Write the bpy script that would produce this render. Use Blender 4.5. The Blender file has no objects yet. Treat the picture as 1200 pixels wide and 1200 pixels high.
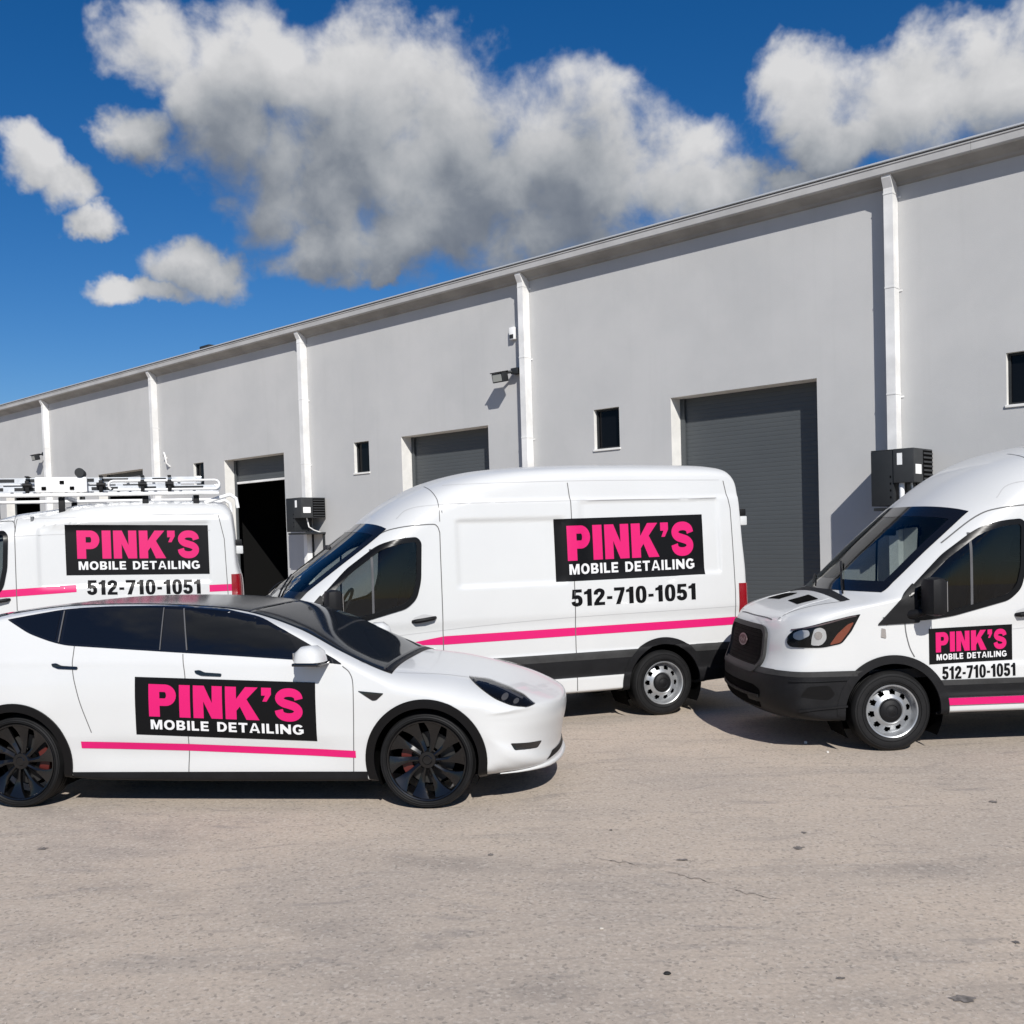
import bpy, bmesh, math, random
import numpy as np
from mathutils import Vector, Matrix
from mathutils.bvhtree import BVHTree
from mathutils.geometry import tessellate_polygon

random.seed(7)
S = bpy.context.scene
COL = S.collection
R = math.radians

# ------------------------------------------------------------------ camera
CAM_H = 1.95
pitch, roll = R(2.0), math.atan(0.030)
fwd = Vector((0, math.cos(pitch), -math.sin(pitch)))
rt = Vector((1, 0, 0))
up = rt.cross(fwd)
r2 = math.cos(roll) * rt - math.sin(roll) * up
u2 = math.cos(roll) * up + math.sin(roll) * rt
cam = bpy.data.cameras.new("camera")
cam.sensor_width = 36
cam.lens = 36.0
cam.shift_y = 71.886 / 1200
cam.clip_end = 3000
co = bpy.data.objects.new("camera", cam)
co.matrix_world = Matrix(((r2.x, u2.x, -fwd.x, 0), (r2.y, u2.y, -fwd.y, 0), (r2.z, u2.z, -fwd.z, CAM_H), (0, 0, 0, 1)))
COL.objects.link(co)
S.camera = co

# ------------------------------------------------------------------ light
SUN = Vector((0.317, -1.65, 1.25)).normalized()
sl = bpy.data.lights.new("sun", 'SUN')
sl.energy = 5.0
sl.angle = R(0.53)
sl.color = (1.0, 0.965, 0.91)
so = bpy.data.objects.new("sun", sl)
so.rotation_euler = SUN.to_track_quat('Z', 'Y').to_euler()
so.location = (0, -20, 30)
COL.objects.link(so)
S.view_settings.view_transform = 'Standard'
S.view_settings.look = 'None'
S.view_settings.exposure = 0.12
S.view_settings.gamma = 1.0
S.view_settings.use_curve_mapping = False

# ------------------------------------------------------------------ world: sky and clouds
W = bpy.data.worlds.new("World")
S.world = W
W.use_nodes = True
wt = W.node_tree
wt.nodes.clear()


class NT:
    """small node-graph writer"""
    def __init__(s, t): s.t = t
    def n(s, typ, **kw):
        nd = s.t.nodes.new(typ)
        for k, v in kw.items(): setattr(nd, k, v)
        return nd
    def put(s, sock, v):
        if isinstance(v, bpy.types.NodeSocket): s.t.links.new(v, sock)
        else: sock.default_value = v
    def m(s, op, a, b=0.0, c=None, clamp=False):
        nd = s.n('ShaderNodeMath', operation=op, use_clamp=clamp)
        s.put(nd.inputs[0], a); s.put(nd.inputs[1], b)
        if c is not None: s.put(nd.inputs[2], c)
        return nd.outputs[0]
    def v(s, op, a, b=(0, 0, 0), c=None):
        nd = s.n('ShaderNodeVectorMath', operation=op)
        s.put(nd.inputs[0], a); s.put(nd.inputs[1], b)
        if c is not None: s.put(nd.inputs[2], c)
        return nd.outputs['Value'] if op in ('DOT_PRODUCT', 'LENGTH', 'DISTANCE') else nd.outputs[0]
    def noise(s, vec, scale, detail=4, rough=0.55, dist=0.0, out='Fac'):
        nd = s.n('ShaderNodeTexNoise')
        s.put(nd.inputs['Vector'], vec); nd.inputs['Scale'].default_value = scale
        nd.inputs['Detail'].default_value = detail; nd.inputs['Roughness'].default_value = rough
        nd.inputs['Distortion'].default_value = dist
        return nd.outputs[out]
    def ramp(s, fac, stops, mode='LINEAR'):
        nd = s.n('ShaderNodeValToRGB')
        nd.color_ramp.interpolation = mode
        el = nd.color_ramp.elements
        while len(el) < len(stops): el.new(0.5)
        for e, (p, c) in zip(el, stops):
            e.position = p
            e.color = c if len(c) == 4 else (*c, 1)
        s.put(nd.inputs[0], fac)
        return nd.outputs[0]
    def step(s, x, a, b):
        nd = s.n('ShaderNodeMapRange', interpolation_type='SMOOTHSTEP')
        s.put(nd.inputs[0], x); nd.inputs[1].default_value = a; nd.inputs[2].default_value = b
        return nd.outputs[0]
    def mix(s, f, a, b, mode='MIX'):
        nd = s.n('ShaderNodeMix', data_type='RGBA', blend_type=mode)
        s.put(nd.inputs[0], f)
        s.put(nd.inputs[6], a if isinstance(a, bpy.types.NodeSocket) else (*a, 1)[:4])
        s.put(nd.inputs[7], b if isinstance(b, bpy.types.NodeSocket) else (*b, 1)[:4])
        return nd.outputs[2]


# cloud lobes as (azimuth, elevation, half width, half height) in radians
def lobe(px, py, rx, ry):
    x, y = (px - 600) / 1200, -(py - 600 - 71.886) / 1200
    d = x * r2 + y * u2 + fwd
    k = 1200 * math.sqrt(1 + x * x + y * y)
    return (math.atan2(d.x, d.y), math.asin(d.z / d.length), 1.08 * rx / k, 1.08 * ry / k)


LOBES = [lobe(*b) for b in [
    (190, 55, 85, 55), (165, 160, 50, 40), (290, 80, 110, 80), (310, 175, 120, 80), (430, 115, 140, 85),
    (390, 215, 160, 75), (520, 165, 130, 105), (580, 245, 200, 85), (670, 190, 140, 95), (770, 215, 130, 65), (480, 268, 150, 45), (650, 268, 130, 48),
    (865, 222, 80, 32), (925, 214, 52, 18), (395, 298, 90, 32), (440, 318, 24, 16),
    (945, 110, 85, 60), (1060, 125, 130, 75), (1165, 95, 100, 75), (1010, 165, 95, 38), (1160, 60, 50, 45),
    (38, 192, 46, 36), (70, 228, 42, 32), (102, 268, 38, 20), (222, 120, 55, 60), (228, 318, 70, 34), (175, 345, 72, 17)]]
rr = random.Random(4)
for k in range(9):
    az = (k + 0.5) / 9 * (2 * math.pi - 1.5) + 0.75
    LOBES.append((az if az < math.pi else az - 2 * math.pi, rr.uniform(0.12, 0.75), rr.uniform(0.12, 0.3), rr.uniform(0.04, 0.11)))

g = bpy.data.node_groups.new("cloud_field", 'ShaderNodeTree')
g.interface.new_socket("P", in_out='INPUT', socket_type='NodeSocketVector')
g.interface.new_socket("D", in_out='INPUT', socket_type='NodeSocketVector')
g.interface.new_socket("Base", in_out='OUTPUT', socket_type='NodeSocketFloat')
g.interface.new_socket("Field", in_out='OUTPUT', socket_type='NodeSocketFloat')
q = NT(g)
gi, go = q.n('NodeGroupInput'), q.n('NodeGroupOutput')
P0, D0 = gi.outputs[0], gi.outputs[1]
warp = q.v('SUBTRACT', q.noise(D0, 13, 5, 0.62, out='Color'), (0.5, 0.5, 0.5))
Pw = q.v('MULTIPLY_ADD', warp, (0.085, 0.065, 0.0), P0)
acc = None
for (a, e, ra, re_) in LOBES:
    df = q.v('MULTIPLY', q.v('SUBTRACT', Pw, (a, e, 0)), (1 / ra, 1 / re_, 0))
    dd = q.v('DOT_PRODUCT', df, df)
    acc = dd if acc is None else q.m('SMOOTH_MIN', acc, dd, 0.12)
base = q.m('MAXIMUM', q.m('SUBTRACT', 1.0, acc), -1.2)
fb = q.noise(D0, 19, 10, 0.52, 0.25)
fld = q.m('ADD', base, q.m('MULTIPLY', q.m('SUBTRACT', fb, 0.5), 2.2))
g.links.new(base, go.inputs[0])
g.links.new(fld, go.inputs[1])

w = NT(wt)
tc = w.n('ShaderNodeTexCoord').outputs['Generated']
sep = w.n('ShaderNodeSeparateXYZ')
wt.links.new(tc, sep.inputs[0])
az = w.m('ARCTAN2', sep.outputs[0], sep.outputs[1])
el = w.m('ARCSINE', sep.outputs[2])
cmb = w.n('ShaderNodeCombineXYZ')
w.put(cmb.inputs[0], az); w.put(cmb.inputs[1], el)


def field(off):
    nd = w.n('ShaderNodeGroup')
    nd.node_tree = g
    w.put(nd.inputs[0], w.v('ADD', cmb.outputs[0], off) if off else cmb.outputs[0])
    w.put(nd.inputs[1], w.v('ADD', tc, (off[0], 0, off[1])) if off else tc)
    return nd.outputs[0], nd.outputs[1]


b0, f0 = field(None)
b1, f1 = field((0.008, 0.028, 0))
b2, f2 = field((0.012, 0.085, 0))
cover = w.step(f0, -0.10, 0.78)
cover = w.m('MULTIPLY', cover, w.step(el, 0.0, 0.06))
sky = w.n('ShaderNodeTexSky', sky_type='NISHITA', sun_disc=False)
sky.sun_elevation = math.asin(SUN.z)
sky.sun_rotation = math.atan2(SUN.x, SUN.y)
sky.altitude = 300
sky.air_density = 1.0
sky.dust_density = 0.2
sky.ozone_density = 4.0
gam = w.n('ShaderNodeHueSaturation')
gam.inputs['Saturation'].default_value = 1.34
gam.inputs['Value'].default_value = 1.0
wt.links.new(sky.outputs[0], gam.inputs['Color'])
bg1 = w.n('ShaderNodeBackground')
bg1.inputs[1].default_value = 0.063
w.put(bg1.inputs[0], w.mix(1.0, gam.outputs[0], (1.0, 1.02, 1.17), 'MULTIPLY'))
relief = w.m('SUBTRACT', f0, f1)
billow = w.noise(tc, 10, 4, 0.5)
thick = w.m('ADD', w.m('MULTIPLY', b2, 0.50), w.m('ADD', w.m('MULTIPLY', relief, -0.62), w.m('ADD', w.m('MULTIPLY', f0, 0.16), w.m('MULTIPLY', w.m('SUBTRACT', billow, 0.5), -1.5))))
shade = w.ramp(w.m('MULTIPLY_ADD', thick, 0.44, 0.50), [(0.06, (0.80, 0.80, 0.81)), (0.34, (0.62, 0.63, 0.65)), (0.58, (0.43, 0.455, 0.49)), (0.80, (0.25, 0.28, 0.33)), (1.0, (0.165, 0.195, 0.25))])
bg2 = w.n('ShaderNodeBackground')
bg2.inputs[1].default_value = 0.80
wt.links.new(shade, bg2.inputs[0])
mx = w.n('ShaderNodeMixShader')
w.put(mx.inputs[0], cover)
wt.links.new(bg1.outputs[0], mx.inputs[1])
wt.links.new(bg2.outputs[0], mx.inputs[2])
wo = w.n('ShaderNodeOutputWorld')
wt.links.new(mx.outputs[0], wo.inputs[0])

# ------------------------------------------------------------------ materials
MATS = {}


def mat(name, col, rough=0.5, metal=0.0, coat=0.0, vary=0.0, vscale=3.0, bump=0.0, bscale=60.0, spec=0.5):
    if name in MATS: return MATS[name]
    m = bpy.data.materials.new(name)
    m.use_nodes = True
    t = NT(m.node_tree)
    bs = m.node_tree.nodes['Principled BSDF']
    bs.inputs['Base Color'].default_value = (*col, 1)
    bs.inputs['Roughness'].default_value = rough
    bs.inputs['Metallic'].default_value = metal
    bs.inputs['Specular IOR Level'].default_value = spec
    bs.inputs['Coat Weight'].default_value = coat
    bs.inputs['Coat Roughness'].default_value = 0.06
    oc = t.n('ShaderNodeTexCoord').outputs['Object']
    if vary:
        f = t.noise(oc, vscale, 6, 0.6)
        c = t.mix(t.step(f, 0.3, 0.7), tuple(x * (1 - vary) for x in col), tuple(min(1, x * (1 + vary * 0.6)) for x in col))
        t.put(bs.inputs['Base Color'], c)
        t.put(bs.inputs['Roughness'], t.m('MULTIPLY_ADD', f, vary * 0.6, rough - vary * 0.3))
    if bump:
        nb = t.n('ShaderNodeBump')
        nb.inputs['Strength'].default_value = bump
        nb.inputs['Distance'].default_value = 0.01
        t.put(nb.inputs['Height'], t.noise(oc, bscale, 5, 0.6))
        t.put(bs.inputs['Normal'], nb.outputs[0])
    MATS[name] = m
    return m


def glass(name, tint, refl=1.5, rough=0.0):
    m = bpy.data.materials.new(name)
    m.use_nodes = True
    t = NT(m.node_tree)
    m.node_tree.nodes.clear()
    fr = t.n('ShaderNodeFresnel'); fr.inputs[0].default_value = refl
    tr = t.n('ShaderNodeBsdfTransparent'); tr.inputs[0].default_value = (*tint, 1)
    gl = t.n('ShaderNodeBsdfGlossy'); gl.inputs['Roughness'].default_value = rough
    ms = t.n('ShaderNodeMixShader')
    t.put(ms.inputs[0], t.m('MULTIPLY', fr.outputs[0], 1.0, clamp=True))
    m.node_tree.links.new(tr.outputs[0], ms.inputs[1])
    m.node_tree.links.new(gl.outputs[0], ms.inputs[2])
    o = t.n('ShaderNodeOutputMaterial')
    m.node_tree.links.new(ms.outputs[0], o.inputs[0])
    MATS[name] = m
    return m


M_WHITE = mat("white_vehicle_paint", (0.545, 0.55, 0.545), 0.34, coat=0.4, vary=0.02, vscale=1.3)
M_SEAM = mat("panel_gap", (0.10, 0.10, 0.10), 0.8)
M_SEAMLT = mat("panel_shade_grey", (0.42, 0.42, 0.42), 0.7)  # greyed white, shading of creases put into the colour
M_BLKP = mat("black_textured_plastic", (0.007, 0.007, 0.008), 0.55, vary=0.25, vscale=7, bump=0.15, bscale=300, spec=0.22)
M_BLKG = mat("black_gloss_trim", (0.006, 0.006, 0.007), 0.08, coat=0.5)
M_DARK = mat("dark_interior", (0.018, 0.018, 0.02), 0.75)
M_DASH = mat("cab_trim_grey", (0.07, 0.07, 0.075), 0.7, vary=0.2)
M_SEAT = mat("seat_fabric", (0.05, 0.05, 0.055), 0.9, vary=0.2, bump=0.2)
M_BULK = mat("cab_bulkhead", (0.11, 0.115, 0.12), 0.7)
M_VOID = mat("wheel_well", (0.003, 0.003, 0.003), 0.95, spec=0.04)
M_BLKL = mat("sky_lightened_black_plastic", (0.034, 0.034, 0.034), 0.6, vary=0.25, vscale=6, spec=0.25)  # black plastic with the sky's light on its upper edges put into the colour
M_BLKS = mat("satin_black_trim", (0.004, 0.004, 0.0045), 0.3, spec=0.22)
M_RGLASS = mat("tinted_roof_glass", (0.006, 0.007, 0.009), 0.2, spec=0.25)
M_TYRE = mat("tyre_rubber", (0.007, 0.007, 0.0075), 0.62, vary=0.3, vscale=9, bump=0.1, bscale=120, spec=0.25)
M_STEEL = mat("painted_steel_rim", (0.36, 0.37, 0.38), 0.34, metal=0.55, vary=0.12, vscale=14)
M_CHROME = mat("bright_chrome", (0.75, 0.75, 0.76), 0.12, metal=1.0)
M_ALU = mat("ladder_aluminium", (0.66, 0.67, 0.68), 0.38, metal=0.75, vary=0.12, vscale=5)
M_ALLOY = mat("gloss_black_alloy", (0.004, 0.004, 0.0045), 0.2, coat=0.35, spec=0.35)
M_DISC = mat("brake_disc_steel", (0.045, 0.044, 0.043), 0.45, metal=0.6)
M_CALIPER = mat("red_brake_caliper", (0.07, 0.008, 0.005), 0.45)
M_PINK = mat("hot_pink_vinyl", (0.56, 0.009, 0.125), 0.45, spec=0.25)
M_SIGN = mat("black_vinyl_sign", (0.0045, 0.0045, 0.005), 0.4, spec=0.15)
M_LETW = mat("white_vinyl_letter", (0.62, 0.62, 0.62), 0.42)
M_LETK = mat("black_vinyl_letter", (0.003, 0.003, 0.0035), 0.4, spec=0.15)
M_RED = mat("red_tail_lamp", (0.22, 0.004, 0.009), 0.12, coat=0.8)
M_AMBER = mat("amber_lens", (0.20, 0.050, 0.026), 0.2, coat=0.3)
M_EMB = mat("emblem_oval", (0.055, 0.014, 0.018), 0.45, spec=0.2)
M_CASE2G = mat('grille_bar_plastic', (.006, .006, .0062), .6, spec=.12)
M_DULL = mat("dull_silver_trim", (0.16, 0.12, 0.125), 0.4, metal=0.6)
M_GLASS = glass("tinted_cab_glass", (0.66, 0.72, 0.71), 1.6)
M_GLASSD = glass("dark_door_glass", (0.44, 0.48, 0.48), 1.5)
M_LENS = glass("clear_lamp_lens", (0.88, 0.88, 0.88), 1.3)
M_REFL = mat("lamp_reflector", (0.55, 0.55, 0.55), 0.33, metal=0.45)
M_TGLASS = mat("black_tinted_car_glass", (0.004, 0.0045, 0.006), 0.015, spec=0.6)
M_WGLASS = mat('tinted_car_windshield', (0.010, 0.0125, 0.017), 0.06, spec=0.5)
M_WGLASS.node_tree.nodes['Principled BSDF'].inputs['IOR'].default_value = 1.16
M_MIRROR = mat("mirror_glass", (0.6, 0.62, 0.65), 0.03, metal=1.0)

# ------------------------------------------------------------------ object helpers


def tag(o, label=None, cat=None, group=None, kind=None):
    if label: o['label'] = label
    if cat: o['category'] = cat
    if group: o['group'] = group
    if kind: o['kind'] = kind
    return o


def empty(name, loc=(0, 0, 0), rz=0.0, label=None, cat=None, group=None):
    o = bpy.data.objects.new(name, None)
    o.empty_display_size = 0.3
    o.location = loc
    o.rotation_euler = (0, 0, rz)
    COL.objects.link(o)
    return tag(o, label, cat, group)


def link(name, me, m, parent=None, loc=None):
    o = bpy.data.objects.new(name, me)
    if m is not None and not me.materials: me.materials.append(m)
    COL.objects.link(o)
    if parent is not None: o.parent = parent
    if loc is not None: o.location = loc
    return o


def mesh(name, vs, fs, smooth=None):
    me = bpy.data.meshes.new(name)
    me.from_pydata([tuple(v) for v in vs], [], [tuple(f) for f in fs])
    me.update()
    if smooth:
        me.polygons.foreach_set('use_smooth', [True] * len(me.polygons))
        me.set_sharp_from_angle(angle=R(smooth))
    return me


class MB:
    """collects shapes and links them as one mesh object"""
    def __init__(s): s.v, s.f = [], []
    def add(s, vs, fs, M=None):
        o = len(s.v)
        s.v += [tuple(M @ Vector(v)) if M is not None else tuple(v) for v in vs]
        s.f += [tuple(i + o for i in f) for f in fs]
        return s
    def box(s, x0, x1, y0, y1, z0, z1, bev=0.0, M=None):
        if bev <= 0:
            vs = [(x, y, z) for x in (x0, x1) for y in (y0, y1) for z in (z0, z1)]
            return s.add(vs, [(0, 1, 3, 2), (4, 6, 7, 5), (0, 4, 5, 1), (2, 3, 7, 6), (0, 2, 6, 4), (1, 5, 7, 3)], M)
        b = min(bev, abs(x1 - x0) * .45, abs(y1 - y0) * .45, abs(z1 - z0) * .45)
        bm = bmesh.new()
        bmesh.ops.create_cube(bm, size=1)
        for v in bm.verts:
            v.co = (x0 if v.co.x < 0 else x1, y0 if v.co.y < 0 else y1, z0 if v.co.z < 0 else z1)
        bmesh.ops.bevel(bm, geom=bm.edges[:], offset=b, segments=2, affect='EDGES', profile=0.6)
        bm.verts.index_update()
        s.add([v.co[:] for v in bm.verts], [[v.index for v in f.verts] for f in bm.faces], M)
        bm.free()
        return s
    def tube(s, pts, r, n=10, M=None, ends=True):
        pts = [Vector(p) for p in pts]
        vs, fs = [], []
        ref = None
        for i, p in enumerate(pts):
            d = (pts[min(i + 1, len(pts) - 1)] - pts[max(i - 1, 0)]).normalized()
            if ref is None:
                ref = d.orthogonal().normalized()
            a = (ref - d * ref.dot(d)).normalized()
            ref = a
            b = d.cross(a)
            rad = r[i] if isinstance(r, (list, tuple)) else r
            for k in range(n):
                t = 2 * math.pi * k / n
                vs.append(p + rad * (math.cos(t) * a + math.sin(t) * b))
        for i in range(len(pts) - 1):
            for k in range(n):
                fs.append((i * n + k, i * n + (k + 1) % n, (i + 1) * n + (k + 1) % n, (i + 1) * n + k))
        if ends:
            fs.append(tuple(range(n))[::-1])
            fs.append(tuple((len(pts) - 1) * n + k for k in range(n)))
        return s.add(vs, fs, M)
    def lathe(s, prof, n=48, M=None, closed=False):
        """profile of (radius, y) turned about the y axis"""
        vs, fs = [], []
        for (r_, y_) in prof:
            for k in range(n):
                t = 2 * math.pi * k / n
                vs.append((r_ * math.cos(t), y_, r_ * math.sin(t)))
        L = len(prof)
        for i in range(L if closed else L - 1):
            j = (i + 1) % L
            for k in range(n):
                fs.append((i * n + k, j * n + k, j * n + (k + 1) % n, i * n + (k + 1) % n))
        return s.add(vs, fs, M)
    def prism(s, poly, y0, y1, M=None):
        """polygon in (x, z) extruded along y"""
        n = len(poly)
        vs = [(x, y0, z) for x, z in poly] + [(x, y1, z) for x, z in poly]
        fs = [tuple(range(n)), tuple(range(2 * n - 1, n - 1, -1))]
        fs += [(i, i + n, (i + 1) % n + n, (i + 1) % n) for i in range(n)]
        return s.add(vs, fs, M)
    def obj(s, name, m, parent=None, smooth=None, loc=None):
        return link(name, mesh(name, s.v, s.f, smooth), m, parent, loc)


# ------------------------------------------------------------------ lettering outlines (cap height 1)
def arc(cx, cy, rx, ry, a0, a1, n=12, e=2.0):
    o = []
    for k in range(n + 1):
        t = R(a0 + (a1 - a0) * k / n)
        c, s_ = math.cos(t), math.sin(t)
        o.append((cx + rx * math.copysign(abs(c) ** (2 / e), c), cy + ry * math.copysign(abs(s_) ** (2 / e), s_)))
    return o


def spline(pts, k=8):
    P = [Vector(p) for p in pts]
    P = [P[0] * 2 - P[1]] + P + [P[-1] * 2 - P[-2]]
    o = []
    for i in range(1, len(P) - 2):
        a, b, c, d = P[i - 1:i + 3]
        for j in range(k):
            t = j / k
            o.append(0.5 * (2 * b + (c - a) * t + (2 * a - 5 * b + 4 * c - d) * t * t + (3 * b - a - 3 * c + d) * t ** 3))
    o.append(P[-2])
    return o


def stroke(pts, wd, k=8):
    c = spline(pts, k)
    l, r_ = [], []
    for i, p in enumerate(c):
        d = (c[min(i + 1, len(c) - 1)] - c[max(i - 1, 0)]).normalized()
        nn = Vector((-d.y, d.x)) * wd / 2
        l.append(tuple(p + nn)); r_.append(tuple(p - nn))
    return l + r_[::-1]


def glyph(ch, s, cond=False):
    """returns width and a list of (outer, holes); s is the stem width"""
    if ch == ' ': return 0.42, []
    if ch == 'P':
        return .86, [([(0, 0), (s, 0), (s, .34)] + arc(.52, .67, .34, .33, -90, 90) + [(0, 1)],
                      [[(s, .67 - .33 + s * .68), (.50, .67 - .33 + s * .68)] + arc(.50, .67, max(.05, .36 - s), max(.06, .33 - s * .68), -80, 80) + [(.50, 1 - s * .68), (s, 1 - s * .68)]])]
    if ch == 'I': return s, [([(0, 0), (s, 0), (s, 1), (0, 1)], [])]
    if ch == 'N':
        k = s * .93
        return .90, [([(0, 0), (k, 0), (k, .52), (.90 - s, 0), (.90, 0), (.90, 1), (.90 - k, 1), (.90 - k, .48), (s, 1), (0, 1)], [])]
    if ch == 'K':
        return 1.02, [([(0, 0), (s, 0), (s, .27), (s + .11, .40), (.64, 0), (1.04, 0), (.66, .63), (1.01, 1), (.62, 1), (s, .63), (s, 1), (0, 1)], [])]
    if ch == "'":
        return .30, [([(.0, 1), (.30, 1), (.30, .80), (.16, .58), (.03, .58), (.12, .76), (0, .76)], [])]
    if ch == 'S':
        return .88, [(stroke([(.745, .675), (.71, .785), (.60, .86), (.44, .88), (.28, .85), (.17, .75), (.17, .645), (.27, .56), (.44, .51), (.61, .455), (.715, .36), (.71, .245), (.60, .15), (.44, .12), (.27, .145), (.165, .225), (.13, .34)], .255), [])]
    if ch == 'M':
        return 1.0, [([(0, 0), (s, 0), (s, .66), (.5 - s * .42, 0), (.5 + s * .42, 0), (1 - s, .66), (1 - s, 0), (1, 0), (1, 1), (1 - s * 1.3, 1), (.5, .36), (s * 1.3, 1), (0, 1)], [])]
    if ch == 'O':
        return .92, [(arc(.46, .5, .46, .52, 0, 350, 35, 2.2), [arc(.46, .5, .46 - s, .52 - s * .92, 0, 350, 35, 2.2)])]
    if ch == 'B':
        h = s * .85
        return .76, [([(0, 0), (.46, 0)] + arc(.46, .28, .30, .28, -80, 70) + [(.62, .53)] + arc(.44, .755, .28, .245, -60, 90) + [(0, 1)],
                      [[(s, h), (.44, h)] + arc(.44, .28, .30 - s, .28 - h, -80, 80) + [(.44, .56 - h), (s, .56 - h)],
                       [(s, .56), (.42, .56)] + arc(.42, .735, .27 - s, .16, -80, 80) + [(.42, 1 - h), (s, 1 - h)]])]
    if ch == 'L': return .62, [([(0, 0), (.62, 0), (.62, s * .9), (s, s * .9), (s, 1), (0, 1)], [])]
    if ch == 'E':
        h = s * .88
        return .68, [([(0, 0), (.68, 0), (.68, h), (s, h), (s, .5 - h / 2), (.62, .5 - h / 2), (.62, .5 + h / 2), (s, .5 + h / 2), (s, 1 - h), (.67, 1 - h), (.67, 1), (0, 1)], [])]
    if ch == 'D':
        h = s * .88
        return .82, [([(0, 0), (.38, 0)] + arc(.38, .5, .44, .5, -85, 85, 16) + [(.38, 1), (0, 1)],
                      [[(s, h), (.36, h)] + arc(.36, .5, .46 - s, .5 - h, -85, 85, 16) + [(.36, 1 - h), (s, 1 - h)]])]
    if ch == 'T':
        h = s * .88
        return .76, [([(.38 - s / 2, 0), (.38 + s / 2, 0), (.38 + s / 2, 1 - h), (.76, 1 - h), (.76, 1), (0, 1), (0, 1 - h), (.38 - s / 2, 1 - h)], [])]
    if ch == 'A':
        return .90, [([(0, 0), (s * 1.05, 0), (.225, .21), (.675, .21), (.90 - s * 1.05, 0), (.90, 0), (.57, 1), (.33, 1)], [[(.29, .39), (.61, .39), (.45, .82)]])]
    if ch == 'G':
        return .90, [(arc(.46, .5, .46, .52, 38, 318, 30, 2.2) + [(.90, .14), (.90, .54), (.50, .54), (.50, .54 - s * .85), (.90 - s, .54 - s * .85), (.90 - s, .24)] + arc(.46, .5, .46 - s, .52 - s * .92, 318, 38, 26, 2.2), [])]
    if ch == '0': return .58, [(arc(.29, .5, .29, .52, 0, 350, 35, 2.6), [arc(.29, .5, .29 - s, .52 - s * .8, 0, 350, 35, 2.6)])]
    if ch == '1': return .44, [([(.16, 0), (.16 + s * 1.1, 0), (.16 + s * 1.1, 1), (.20, 1), (.15, .90), (0, .83), (0, .68), (.16, .70)], [])]
    if ch == '2': return .58, [(stroke([(.105, .64), (.12, .79), (.28, .895), (.44, .82), (.45, .66), (.36, .49), (.20, .30), (.12, .11)], s), []), ([(0, 0), (.57, 0), (.57, s * .85), (0, s * .85)], [])]
    if ch == '5': return .58, [(stroke([(.10, .29), (.14, .155), (.28, .10), (.43, .17), (.46, .33), (.42, .49), (.29, .56), (.13, .50)], s), []),
                               ([(.02, .44), (.06, 1), (.54, 1), (.54, 1 - s * .85), (.06 + s * .85, 1 - s * .85), (.02 + s * .85, .46)], [])]
    if ch == '7': return .56, [([(.08, 0), (.08 + s * 1.1, 0), (.56, .84), (.56, 1), (0, 1), (0, 1 - s * .88), (.34, 1 - s * .88)], [])]
    if ch == '-': return .34, [([(.03, .33), (.31, .33), (.31, .33 + s * .8), (.03, .33 + s * .8)], [])]
    return .5, []


def text2d(txt, s, x0, x1, z0, z1, gap):
    """list of (outer, holes, layer) fitted to the box"""
    items, x = [], 0.0
    for ch in txt:
        wd, gl = glyph(ch, s)
        for k, (o, h) in enumerate(gl):
            f = lambda L: [(x + a, b) for a, b in L]
            items.append((f(o), [f(hh) for hh in h], k))
        x += wd + gap
    x -= gap
    sx, sz = (x1 - x0) / x, (z1 - z0)
    f = lambda L: [(x0 + a * sx, z0 + b * sz) for a, b in L]
    return [(f(o), [f(hh) for hh in h], k) for o, h, k in items]


# ------------------------------------------------------------------ vehicle bodies
def resample(ctrl, n):
    """closed Catmull-Rom through (x, z, r, p) control points, n samples evenly along its length"""
    C = np.array(ctrl, float)
    m = len(C)
    o = []
    for i in range(m):
        a, b, c, d = C[i - 1], C[i], C[(i + 1) % m], C[(i + 2) % m]
        def kn(t, u, v): return t + max(np.hypot(*(v[:2] - u[:2])), 1e-6) ** 0.5
        t0 = 0.0; t1 = kn(t0, a, b); t2 = kn(t1, b, c); t3 = kn(t2, c, d)
        for t in np.linspace(t1, t2, 24, endpoint=False):
            A1 = (t1 - t) / (t1 - t0) * a + (t - t0) / (t1 - t0) * b
            A2 = (t2 - t) / (t2 - t1) * b + (t - t1) / (t2 - t1) * c
            A3 = (t3 - t) / (t3 - t2) * c + (t - t2) / (t3 - t2) * d
            B1 = (t2 - t) / (t2 - t0) * A1 + (t - t0) / (t2 - t0) * A2
            B2 = (t3 - t) / (t3 - t1) * A2 + (t - t1) / (t3 - t1) * A3
            Cc = (t2 - t) / (t2 - t1) * B1 + (t - t1) / (t2 - t1) * B2
            Cc[2:] = b[2:] + (c[2:] - b[2:]) * (t - t1) / (t2 - t1)
            o.append(Cc)
    o = np.array(o)
    o2 = np.vstack([o, o[:1]])
    L = np.concatenate([[0], np.cumsum(np.hypot(np.diff(o2[:, 0]), np.diff(o2[:, 1])))])
    s = np.linspace(0, L[-1], n, endpoint=False)
    return np.stack([np.interp(s, L, o2[:, k]) for k in range(4)], 1)


def inpoly(x, z, poly):
    c = np.zeros(np.shape(x), bool)
    j = len(poly) - 1
    for i in range(len(poly)):
        xi, zi = poly[i]; xj, zj = poly[j]
        if zi != zj:
            c ^= ((zi > z) != (zj > z)) & (x < (xj - xi) * (z - zi) / (zj - zi) + xi)
        j = i
    return c


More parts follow.
